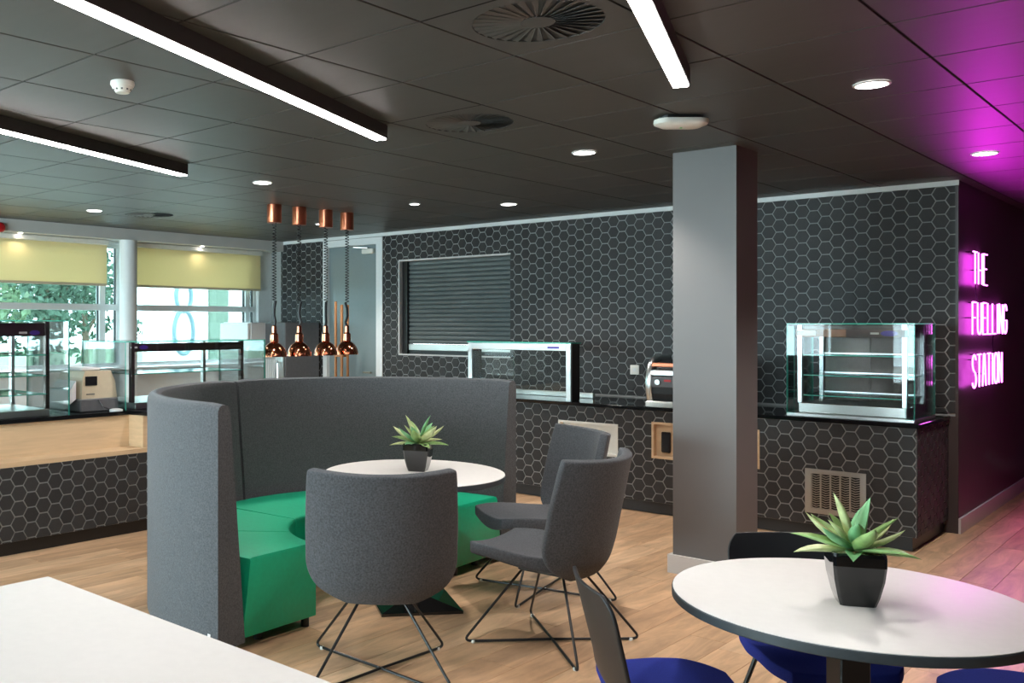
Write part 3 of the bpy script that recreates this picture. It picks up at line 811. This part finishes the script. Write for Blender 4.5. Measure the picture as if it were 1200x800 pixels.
def vent():
    r = empty('swirl_vent', (0, 0, 0))
    R = .235
    n = 48; mb = MB(); top = []; sq = []
    for k in range(n):
        a = 2 * math.pi * k / n; c_, s_ = math.cos(a), math.sin(a)
        m = .2955 / max(abs(c_), abs(s_))
        top.append((R * c_, R * s_)); sq.append((m * c_, m * s_))
    vs = [(x, y, 0) for x, y in top] + [(x, y, 0) for x, y in sq] + [(x, y, .006) for x, y in top]
    fs = [((k + 1) % n, k, n + k, n + (k + 1) % n) for k in range(n)] + [(k, (k + 1) % n, 2 * n + (k + 1) % n, 2 * n + k) for k in range(n)]
    mb.add(vs, fs); mb.build('face_plate', m_ctile, r)
    MB().lathe([(R + .005, .0055), (R + .005, .0045)], 32).build('backing', m_black, r)
    MB().lathe([(.062, -.001), (.062, .004)], 24).build('hub', m_ctile, r)
    nb = 30
    vm = MB()
    a0, a1 = math.radians(-2.6), math.radians(3.4)
    p = [(.06, a0), (R - .002, a0), (R - .002, a1), (.06, a1)]
    lo = [(q[0] * math.cos(q[1]), q[0] * math.sin(q[1]), -.001 if i < 2 else .003) for i, q in enumerate(p)]
    vm.add(lo + [(x, y, z + .0012) for x, y, z in lo], [(3, 2, 1, 0), (4, 5, 6, 7), (0, 1, 5, 4), (1, 2, 6, 5), (2, 3, 7, 6), (3, 0, 4, 7)])
    vme = vm.mesh('vane', m_ctile)
    for k in range(nb): link('vane', vme, r, (0, 0, 0), 2 * math.pi * k / nb)
    return r
v0 = vent()
for k, c_ in enumerate(VENTS):
    o = v0 if k == 0 else copy_tree(v0)
    x, y = cell(*c_); o.location = (x, y, H)
    tag(o, ['round swirl vent in the dark ceiling beside the linear light near the white emergency lamp', 'round swirl vent in the dark ceiling over the far round table', 'round swirl vent in the dark ceiling near the windows'][k], 'ceiling vent', 'swirl ceiling vents')

sd = empty('smoke_detector', (-3.66, 2.33, H), 0, 'white domed smoke detector on the dark ceiling', 'smoke detector')
MB().lathe([(.052, 0), (.054, -.012), (.05, -.022)], 28).build('base', m_offw, sd, smooth=True)
MB().lathe([(.047, -.022), (.045, -.03), (.034, -.042), (.03, -.05), (.01, -.052)], 28).build('dome', m_offw, sd, smooth=True)
for k in range(10):
    a = 2 * math.pi * k / 10
    MB().box(-.004, .004, -.002, .002, -.041, -.033).build('slot', m_greyp, sd, loc=(.0385 * math.cos(a), .0385 * math.sin(a), 0), rz=a + math.pi / 2)
em = empty('emergency_light', (-2.185, 4.76, H), YAW, 'white oblong emergency lamp on the ceiling beside the pillar', 'emergency light')
def stad(w, d, z, r): return [(sx * (w - r) + r * math.cos(math.radians(a)), sy * (d - r) + r * math.sin(math.radians(a)), z) for sx, sy, a0 in ((1, 1, 0), (-1, 1, 90), (-1, -1, 180), (1, -1, 270)) for a in (a0, a0 + 30, a0 + 60, a0 + 90)]
MB().loft([stad(.11, .055, 0, .05), stad(.11, .055, -.018, .05)]).build('bracket', m_black, em)
MB().loft([stad(.138, .07, -.018, .062), stad(.14, .072, -.03, .064), stad(.136, .068, -.042, .06), stad(.1, .045, -.058, .04)]).build('body', m_offw, em, smooth=True)
MB().lathe([(.006, -.057), (.006, -.061)], 10).build('indicator', M('green_indicator', (90, 200, 110), .3), em)
al = MB(); al.lathe([(.05, 0), (.05, .02), (.042, .035), (.02, .045), (.001, .046)], 24, cap=False)
al.v = [(z, x, y) for x, y, z in al.v]
tag(al.build('fire_alarm', m_alarm, None, True, (-9.2, 4.42, 2.56)), 'round red fire alarm on the grey bulkhead above the blind', 'alarm')

# ------------------------------------------------------------------ booth
BC, BR = (-3.64, 4.05), math.radians(2.8)
bo = empty('booth_sofa', (BC[0], BC[1], 0), BR, 'semicircular booth sofa with tall grey back and green leather seat', 'sofa')
def back_sec(z):     # inner radius as a function of height
    return 1.33 - (.20 - .115 * z / 1.2)
def back_panel(a0, a1, gap0, gap1):
    n = 26; rings = []
    for k in range(n + 1):
        a = math.radians(a0 + (a1 - a0) * k / n)
        e = .02
        pr = [(1.33, .04), (1.33, 1.17), (1.33 - .012, 1.192), (1.33 - .03, 1.2), (back_sec(1.2) + .03, 1.2), (back_sec(1.2) + .008, 1.192), (back_sec(1.17), 1.17), (back_sec(.8), .8), (back_sec(.44), .44), (back_sec(.04), .04)]
        if (k == 0 or k == n): pr = [(1.225 + (r_ - 1.225) * .93, .05 + (z - .05) * .992) for r_, z in pr]
        rings.append([(r_ * math.cos(a), r_ * math.sin(a), z) for r_, z in pr])
    # tighten end rings
    return MB().loft(rings)
back_panel(86.3, 179.5, 0, 0).build('back_panel', m_fabric, bo, smooth=True)
back_panel(180.5, 273.7, 0, 0).build('back_panel', m_fabric, bo, smooth=True)
tagp = MB().cbox(-.009, .009, -.001, .001, -.02, .02, .0004).build('care_tag', m_white, bo, loc=(1.332 * math.cos(math.radians(271.5)), 1.332 * math.sin(math.radians(271.5)), .1), rz=math.radians(1.5))
def seat_mod(i0, i1, o0, o1):
    n = 14; rings = []; e = .018
    for k in range(n + 1):
        t = k / n
        ai, ao = math.radians(i0 + (i1 - i0) * t), math.radians(o0 + (o1 - o0) * t)
        pi_ = Vector((.14 + .6 * math.cos(ai), -.05 + .6 * math.sin(ai), 0))
        po = Vector(((back_sec(.3) - .004) * math.cos(ao), (back_sec(.3) - .004) * math.sin(ao), 0))
        dv = (po - pi_).normalized()
        ins = .012 if k in (0, n) else 0
        pr = [(pi_, .06 + ins), (pi_, .44 - e - ins), (pi_ + dv * .006, .44 - .006 - ins), (pi_ + dv * e, .44 - ins), (po - dv * .07, .44 - ins), (po - dv * .05, .435 - ins), (po, .06 + ins)]
        rings.append([(p.x, p.y, z) for p, z in pr])
    if True:
        # pull first and last ring slightly in for a soft stitched edge
        def shift(ring, other, d): return [tuple(Vector(a) + (Vector(b) - Vector(a)) * d) for a, b in zip(ring, other)]
        rings.insert(1, shift([(p[0], p[1], q[2]) for p, q in zip(rings[0], rings[1])], rings[1], .1))
        rings.insert(-1, shift([(p[0], p[1], q[2]) for p, q in zip(rings[-1], rings[-2])], rings[-2], .1))
    return MB().loft(rings)
iv = [95.7, 137, 180, 221, 264.3]; ov = [86.3, 132, 180, 228, 273.7]
iv = [95.7, 150, 205, 237, 264.3]; ov = [86.3, 140, 196, 234, 273.7]
for k in range(4): seat_mod(iv[k] + .15, iv[k + 1] - .15, ov[k] + .1, ov[k + 1] - .1).build('seat', m_green, bo, smooth=True)
for a in (98, 130, 180, 230, 262):
    for rr in (.68, .98):
        x, y = .12 + rr * math.cos(math.radians(a)), rr * math.sin(math.radians(a))
        MB().lathe([(.022, 0), (.022, .06)], 12).build('foot', m_black, bo, loc=(x, y, 0))

# ------------------------------------------------------------------ tables
def round_table(loc, R, rz, label, square):
    t = empty('round_table', (*loc, 0), rz, label, 'table')
    n = 72
    MB().lathe([(R - .004, .7085), (R, .712), (R, .7345), (R - .002, .737)], n).build('edge_band', m_edge, t, smooth=True)
    MB().lathe([(R - .003, .7372), (R - .003, .739), (R - .006, .740)], n).build('table_top', m_laminate, t, smooth=True)
    MB().box(-.16, .16, -.16, .16, .698, .708).build('mounting_plate', m_black, t)
    if square: MB().cbox(-.045, .045, -.045, .045, .05, .698, .004).build('column', m_black, t)
    else: MB().lathe([(.038, .05), (.038, .698)], 24).build('column', m_black, t, smooth=True)
    b = MB(); s_ = .225
    b.loft([[(-s_, -s_, .001), (s_, -s_, .001), (s_, s_, .001), (-s_, s_, .001)], [(-s_, -s_, .016), (s_, -s_, .016), (s_, s_, .016), (-s_, s_, .016)], [(-.045, -.045, .062), (.045, -.045, .062), (.045, .045, .062), (-.045, .045, .062)]])
    b.build('base', m_blackgloss, t, rz=math.radians(-56) if square else 0)
    return t
T1, T2 = (-3.43, 4.08), (-.905, 3.115)
round_table(T1, .508, math.radians(52), 'round white topped table with dark edge inside the booth', False)
round_table(T2, .505, math.radians(44), 'round white topped table with dark edge between the blue seated chairs', True)
t = empty('square_table', (-2.02, 1.145, 0), 0, 'plain white square-cornered table standing outside the booth', 'table')
MB().cbox(-.85, .85, -.4, .4, .712, .74, .002).build('table_top', m_laminate, t)
ap = MB()
for sx in (-1, 1):
    for sy in (-1, 1): MB().cbox(sx * .8 - .025, sx * .8 + .025, sy * .35 - .025, sy * .35 + .025, 0, .712, .003).build('leg', m_white, t)
    ap.box(sx * .8 - .012, sx * .8 + .012, -.325, .325, .65, .712)
ap.box(-.775, .775, .338, .362, .65, .712); ap.box(-.775, .775, -.362, -.338, .65, .712)
ap.build('apron', m_white, t)

# ------------------------------------------------------------------ lounge chairs
def sub(o, lv=2):
    m = o.modifiers.new('smooth', 'SUBSURF'); m.levels = lv; m.render_levels = lv; return o
def shell(f, nu, nv, th, name, mat, parent, lv=2):
    """closed cushion from a surface f(u,v)->(point, normal) with thickness th(u,v)"""
    mb = MB(); A = []; Bk = []
    for j in range(nv + 1):
        for i in range(nu + 1):
            uu, vv = ease(i, nu), ease(j, nv)
            p, n = f(uu, vv); t_ = th(uu, vv)
            A.append(tuple(p)); Bk.append(tuple(p - n * t_))
    W = nu + 1; fs = []; N = len(A)
    for j in range(nv):
        for i in range(nu):
            a = j * W + i
            fs.append((a, a + 1, a + W + 1, a + W)); fs.append((N + a, N + a + W, N + a + W + 1, N + a + 1))
    for i in range(nu):
        fs.append((i + 1, i, N + i, N + i + 1)); a = nv * W + i; fs.append((a, a + 1, N + a + 1, N + a))
    for j in range(nv):
        a = j * W; fs.append((a, a + W, N + a + W, N + a)); a = j * W + nu; fs.append((a + W, a, N + a, N + a + W))
    mb.add(A + Bk, fs)
    o = mb.build(name, mat, parent, smooth='all')
    return sub(o, lv)
def ease(i, n):
    if i == 0: return 0.0
    if i == n: return 1.0
    if i == 1: return .018
    if i == n - 1: return .982
    return .018 + .964 * (i - 1) / (n - 2)
def interp(x, xs, ys):
    return float(np.interp(x, xs, ys))
def lounge_chair():
    r = empty('lounge_chair', (0, 0, 0))
    R = .41
    def back(u, v):
        z = interp(v, [0, .08, .2, 1], [.362, .41, .49, .945])
        w = interp(v, [0, .03, .07, .13, .25, .6, .97, 1], [.12, .18, .235, .278, .302, .302, .294, .288])
        y = (u * 2 - 1) * w
        ph = math.asin(max(-.95, min(.95, y / R)))
        xb = interp(v, [0, .1, .25, 1], [-.155, -.205, -.235, -.325])
        lift = .012 * abs(u * 2 - 1) ** 2 * v
        x = xb + R * (1 - math.cos(ph)) * .95
        n = Vector((math.cos(ph), -math.sin(ph), .15)).normalized()
        return Vector((x, y, z + lift)), n
    shell(back, 14, 14, lambda u, v: .05, 'backrest', m_fabric_d, r)
    def seat(u, v):
        x = interp(v, [0, .06, .2, .5, .85, .95, 1], [-.185, -.175, -.12, 0, .24, .325, .35])
        w = interp(v, [0, .1, .3, .6, .85, .95, 1], [.15, .19, .235, .265, .255, .235, .205])
        s_ = u * 2 - 1
        y = s_ * w
        z = .458 + .02 * (abs(s_) ** 2) + interp(v, [0, .2, .5, .8, 1], [.01, -.012, -.008, .01, .004])
        return Vector((x, y, z)), Vector((0, 0, 1))
    shell(seat, 12, 12, lambda u, v: .088 - .018 * abs(u * 2 - 1) ** 2 - .012 * v, 'seat', m_fabric_d, r)
    MB().cbox(-.13, .13, -.11, .11, .355, .375, .004).build('base_plate', m_black, r)
    for sx in (-1, 1):
        for sy in (-1, 1):
            f = Vector((sx * .315, sy * .315, .008)); top = Vector((sx * .11, sy * .09, .362)); c_ = Vector((0, 0, .012))
            dn = (top - f).normalized(); di = (c_ - f).normalized()
            k = .045
            pts = [top, f + dn * k * 1.6]
            for q in range(1, 6):
                t_ = q / 6; pts.append((f + dn * k) * (1 - t_) ** 2 + f * 2 * t_ * (1 - t_) + (f + di * k) * t_ ** 2 + Vector((0, 0, .004)) * t_ * (1 - t_))
            pts += [f + di * k * 1.6, c_]
            lg = MB().tube(pts, .0065, 8).build('leg', m_black, r, smooth=True)
            g = f + di * .05
            MB().lathe([(.01, -.008), (.011, 0), (.009, .006)], 10).build('glide', m_offw, lg, loc=(g.x, g.y, .008))
    return r
c0 = lounge_chair()
LCH = [((-2.87, 3.18), 133, 'grey upholstered wire-legged chair backing onto the white square-cornered table'),
       ((-2.53, 4.07), 182, 'grey upholstered wire-legged chair between the booth table and the blue seated chairs'),
       ((-3.05, 4.81), 237, 'grey upholstered wire-legged chair with its back to the niches of the tiled counter')]
for k, (p, a, lab) in enumerate(LCH):
    o = c0 if k == 0 else copy_tree(c0)
    o.location = (p[0], p[1], 0); o.rotation_euler = (0, 0, math.radians(a)); tag(o, lab, 'chair', 'grey chairs around the booth table')

# ------------------------------------------------------------------ blue seated chairs
def blue_chair():
    r = empty('dining_chair', (0, 0, 0))
    R = .42
    def back(u, v):
        z = interp(v, [0, .1, .3, .95, 1], [.43, .455, .53, .78, .79])
        w = interp(v, [0, .1, .4, .8, .94, 1], [.19, .2, .205, .21, .2, .165])
        s_ = u * 2 - 1; y = s_ * w
        x = interp(v, [0, .1, .3, 1], [-.15, -.185, -.205, -.275]) + .5 * y * y * interp(v, [0, .3, 1], [.5, 1.2, 1.5])
        return Vector((x, y, z)), Vector((.97, 0, .2)).normalized()
    shell(back, 12, 12, lambda u, v: .012, 'backrest', m_blackplas, r)
    def seat(u, v):
        x = interp(v, [0, .1, .9, 1], [-.19, -.17, .2, .235])
        s_ = u * 2 - 1
        w = interp(v, [0, .15, .5, .85, 1], [.165, .205, .235, .222, .17])
        y = s_ * w
        z = .462 + .012 * s_ * s_ + interp(v, [0, .2, .7, 1], [.016, -.004, -.002, -.03])
        return Vector((x, y, z)), Vector((0, 0, 1))
    shell(seat, 12, 12, lambda u, v: .06 - .02 * (u * 2 - 1) ** 2, 'seat', m_blue, r)
    MB().cbox(-.15, .16, -.15, .15, .392, .404, .003).build('under_frame', m_black, r)
    for sx in (-1, 1):
        for sy in (-1, 1):
            MB().tube([(sx * .13, sy * .13, .402), (sx * .17 + .005, sy * .19, .2), (sx * .22, sy * .235, .003)], .0085, 8).build('leg', m_black, r, smooth=True)
    return r
b0 = blue_chair()
for k, (p, a, lab) in enumerate((((-1.125, 3.485), -48, 'black backed chair with blue seat on the pillar side of the round table'),
                                 ((-1.30, 2.77), 44, 'black backed chair with blue seat on the booth side of the round table'),
                                 ((-.47, 3.43), 205, 'black backed chair with blue seat across the round table from the booth'))):
    o = b0 if k == 0 else copy_tree(b0)
    o.location = (*p, 0); o.rotation_euler = (0, 0, math.radians(a)); tag(o, lab, 'chair', 'blue seated chairs')

# ------------------------------------------------------------------ agave plants
def agave(seed):
    R_ = random.Random(seed)
    r = empty('potted_agave', (0, 0, 0))
    def sq(h, z, c_=.008): return [(h - c_, -h, z), (h, -h + c_, z), (h, h - c_, z), (h - c_, h, z), (-h + c_, h, z), (-h, h - c_, z), (-h, -h + c_, z), (-h + c_, -h, z)]
    MB().loft([sq(.048, 0), sq(.056, .026), sq(.067, .078), sq(.0715, .12), sq(.0715, .148), sq(.07, .158), sq(.063, .158), sq(.062, .142), sq(.01, .14)]).build('pot', m_blackgloss, r)
    pb = MB()
    for k in range(150):
        x, y = R_.uniform(-.057, .057), R_.uniform(-.057, .057); s_ = R_.uniform(.004, .008); z = .145 + R_.uniform(0, .008)
        pb.lathe([(.1 * s_, z - s_ * .8), (s_, z), (.1 * s_, z + s_ * .8)], 6, x, y)
    o = pb.build('pebbles', m_pebble, r); o['kind'] = 'stuff'
    n = 0
    for ring, cnt, elev, L, wd in ((0, 7, 10, .165, .022), (1, 7, 27, .165, .025), (2, 5, 50, .13, .025), (3, 2, 72, .15, .024)):
        for k in range(cnt):
            a = 2 * math.pi * (k + .37 * ring + R_.uniform(-.14, .14)) / cnt; e = math.radians(elev + R_.uniform(-7, 7)); l = L * R_.uniform(.85, 1.1)
            prof = [(0, .35), (.12, .7), (.3, .95), (.5, 1.0), (.7, .78), (.86, .42), (.96, .12), (1, .01)]
            rings = []
            for t_, w_ in prof:
                q = t_ * l; bend = (.25 if ring < 2 else -.1) * t_ * t_
                ee = e + bend * (-1 if ring == 0 else 1) * .5
                rr = .012 + q * math.cos(ee); z = .152 + q * math.sin(ee) + .008 * ring
                w = wd * w_ * (l / .15)
                # cross-section: shallow channel
                cs = [(-w, .35 * w), (-w * .5, -.02 * w), (0, -.12 * w), (w * .5, -.02 * w), (w, .35 * w), (w * .5, -.2 * w), (0, -.32 * w), (-w * .5, -.2 * w)]
                rings.append([(rr - nz * math.sin(e), lat, z + nz * math.cos(e)) for lat, nz in cs])
            mb = MB().loft(rings)
            mb.build('leaf', (m_leaf, m_leaf2, m_leaf3)[n % 3], r, smooth='all', rz=a); n += 1
    return r
pl = agave(5); pl.location = (-.878, 3.085, .74); pl.rotation_euler = (0, 0, math.radians(28)); tag(pl, 'potted green agave in black pot on the table with blue seated chairs', 'plant', 'potted agaves')
pl2 = agave(11); pl2.location = (-3.45, 4.14, .74); pl2.rotation_euler = (0, 0, math.radians(25)); tag(pl2, 'potted green agave in black pot on the booth table', 'plant', 'potted agaves')

# ------------------------------------------------------------------ neon sign
GL = {
 'T': [[(0, 1), (1, 1)], [(.5, 1), (.5, 0)]],
 'H': [[(0, 1), (0, 0)], [(1, 1), (1, 0)], [(0, .45), (1, .45)]],
 'E': [[(1, 1), (0, 1), (0, 0), (1, 0)], [(0, .52), (.8, .52)]],
 'F': [[(1, 1), (0, 1), (0, 0)], [(0, .52), (.8, .52)]],
 'U': [[(0, 1), (0, .25)] + [(.5 + .5 * math.cos(math.radians(a)), .22 + .22 * math.sin(math.radians(a))) for a in range(190, 351, 20)] + [(1, .25), (1, 1)]],
 'L': [[(0, 1), (0, 0), (1, 0)]],
 'I': [[(.5, 1), (.5, 0)]],
 'N': [[(0, 0), (0, 1), (1, 0), (1, 1)]],
 'G': [[(.5 + .5 * math.cos(math.radians(a)), .75 + .25 * math.sin(math.radians(a))) for a in range(10, 181, 20)] + [(.5 + .5 * math.cos(math.radians(a)), .25 + .25 * math.sin(math.radians(a))) for a in range(190, 351, 20)] + [(1, .3), (1, .45), (.55, .45)]],
 'S': [[(.5 + .48 * math.cos(math.radians(a)), .76 + .24 * math.sin(math.radians(a))) for a in range(20, 201, 20)] + [(.25, .55), (.75, .45)] + [(.5 + .48 * math.cos(math.radians(a)), .24 + .24 * math.sin(math.radians(a))) for a in range(20, -161, -20)]],
 'A': [[(0, 0), (.35, 1), (.65, 1), (1, 0)], [(.15, .38), (.85, .38)]],
 'O': [[(.5 + .5 * math.cos(math.radians(a)), .75 + .25 * math.sin(math.radians(a))) for a in range(0, 181, 20)] + [(.5 + .5 * math.cos(math.radians(a)), .25 + .25 * math.sin(math.radians(a))) for a in range(180, 361, 20)] + [(1, .75)]],
}
sign = empty('neon_sign', (RX, 9.15, 1.08), 0, 'glowing magenta neon lettering reading THE FUELLING STATION on the dark wall', 'neon sign')
def word(txt, y0, y1, z0, z1):
    n = len(txt); wI = .35
    ws = [wI if ch == 'I' else 1 for ch in txt]; gap = .42
    unit = (y1 - y0) / (sum(ws) + gap * (n - 1)); y = y0
    for ch, w in zip(txt, ws):
        mb = MB()
        for st in GL[ch]:
            pts = [(.05, y + p[0] * w * unit - 9.15, z0 + p[1] * (z1 - z0) - 1.08) for p in st]
            q = [pts[0]]
            for a, b in zip(pts[:-1], pts[1:]):
                q += [tuple(Vector(a).lerp(Vector(b), .04)), tuple(Vector(a).lerp(Vector(b), .96)), b]
            mb.tube(q, .0062, 7)
        mb.build('letter', m_neon, sign, smooth=True)
        mb2 = MB()
        for st in GL[ch]:
            p = st[0]; mb2.tube([(0.0, y + p[0] * w * unit - 9.15, z0 + p[1] * (z1 - z0) - 1.08), (.045, y + p[0] * w * unit - 9.15, z0 + p[1] * (z1 - z0) - 1.08)], .004, 6)
        mb2.build('standoff', m_blackplas, sign)
        y += (w + gap) * unit
word('THE', 8.53, 9.03, 1.885, 2.13)
word('FUELLING', 8.5, 9.83, 1.495, 1.742)
word('STATION', 8.5, 9.62, 1.085, 1.338)
MB().tube([(.02, -.38, 1.885 - 1.08), (.01, -.33, .74), (.02, -.28, 1.742 - 1.08)], .004, 5).build('cable', m_blackplas, sign)
MB().tube([(.02, .3, 1.495 - 1.08), (.01, .32, .33), (.02, .3, 1.338 - 1.08)], .004, 5).build('cable', m_blackplas, sign)
for (y, z, e) in ((8.8, 2.0, 5), (9.15, 1.62, 8), (9.05, 1.21, 4.5)):
    L = bpy.data.lights.new('neon_glow', 'AREA'); L.shape = 'RECTANGLE'; L.size = .24; L.size_y = 1.2 if y > 9 else .5; L.energy = e; L.color = (1, .01, .95)
    q = bpy.data.objects.new('neon_glow', L); col.objects.link(q); q.parent = sign; q.location = (.06, y - 9.15, z - 1.08); q.rotation_euler = (0, -math.pi / 2, 0)
    L2 = L.copy(); L2.energy = e * .06
    q2 = bpy.data.objects.new('neon_glow', L2); col.objects.link(q2); q2.parent = sign; q2.location = (.04, y - 9.15, z - 1.08); q2.rotation_euler = (0, math.pi / 2, 0)

# ------------------------------------------------------------------ outside
struct(B(-60, WX - .2, -30, 45, -.35, -.2).build('ground', m_tan))
struct(B(-60, -22, -30, 45, -.2, -.15).build('lawn', m_lawn))
bd = empty('outside_building', (-16.3, 12.7, -.2), 0, 'white rendered building with a grey green strip seen through the window beside the tiled wall', 'building')
B(-.3, .3, -1.65, 5, 0, 5.0).build('wall', m_bwhite, bd)
MB().cbox(.3, .36, -.42, .09, 0, 5.0, .01).build('cladding_strip', m_bgreen, bd)
def ring(cy_, cz, ry, rz_, x=-15.96, r_=.035):
    return [(x, cy_ + ry * math.cos(t), cz + rz_ * math.sin(t)) for t in [2 * math.pi * k / 28 for k in range(28)]]
ns_ = empty('number_sign', (-15.90, 11.58, 1.5), 0, 'big pale blue tubular figure eight on the white outside wall', 'sign')
for cz, ry, rz_ in ((1.42, .24, .45), (2.16, .19, .3)):
    mb = MB().tube(ring(11.58, cz, ry, rz_), .045, 8, closed=True); mb.v = [(x + 15.96, y - 11.58, z - 1.5) for x, y, z in mb.v]
    mb.build('loop', m_paleblue, ns_, smooth=True)
struct(B(-14.6, -14.4, -20, 10.6, -.2, .75).build('wall_garden', m_bwhite))
struct(B(-14.66, -14.34, -20, 10.6, .75, .82).build('trim_garden', m_skirt))
def tree(x, y, rx, rz_, hz, n, mat, label, seed):
    R_ = random.Random(seed)
    t = empty('tree', (x, y, -.2), 0, label, 'tree', 'trees beyond the windows')
    MB().tube([(0, 0, 0), (.05, .03, hz * .5), (0, 0, hz)], [.14, .11, .05], 8).build('trunk', m_bark, t, smooth=True)
    for k in range(4):
        a = R_.uniform(0, 6.28); MB().tube([(0, 0, hz * .5), (math.cos(a) * rx * .5, math.sin(a) * rx * .5, hz + rz_ * .1)], [.05, .02], 6).build('branch', m_bark, t)
    mb = MB()
    cl = [(R_.gauss(0, .5) * rx, R_.gauss(0, .5) * rx, hz + R_.gauss(0, .45) * rz_, R_.uniform(.35, .7)) for _ in range(26)]
    for k in range(n):
        c_ = R_.choice(cl); v = Vector((R_.gauss(0, 1), R_.gauss(0, 1), R_.gauss(0, 1))).normalized() * c_[3]
        p = Vector(c_[:3]) + v; s_ = R_.uniform(.07, .14)
        u = Vector((R_.gauss(0, 1), R_.gauss(0, 1), R_.gauss(0, 1))).normalized(); w = u.orthogonal().normalized()
        mb.add([p - u * s_, p + w * s_ * .5, p + u * s_, p - w * s_ * .5], [(0, 1, 2, 3)])
    mb.build('crown', mat, t)
tree(-19, 7.2, 1.9, 1.3, 2.6, 2600, m_leafo, 'broad pale green tree outside beyond the garden wall', 1)
tree(-21.5, 11.4, 1.5, 1.6, 2.6, 2600, m_leafo2, 'dark green tree outside close to the white building', 2)
tree(-24.5, 4.0, 2.0, 1.5, 2.8, 2400, m_leafo, 'pale green tree outside at the far end of the garden wall', 3)
tree(-25.0, 14.6, 1.6, 1.6, 2.7, 1800, m_leafo2, 'dark green tree outside partly behind the white building', 4)
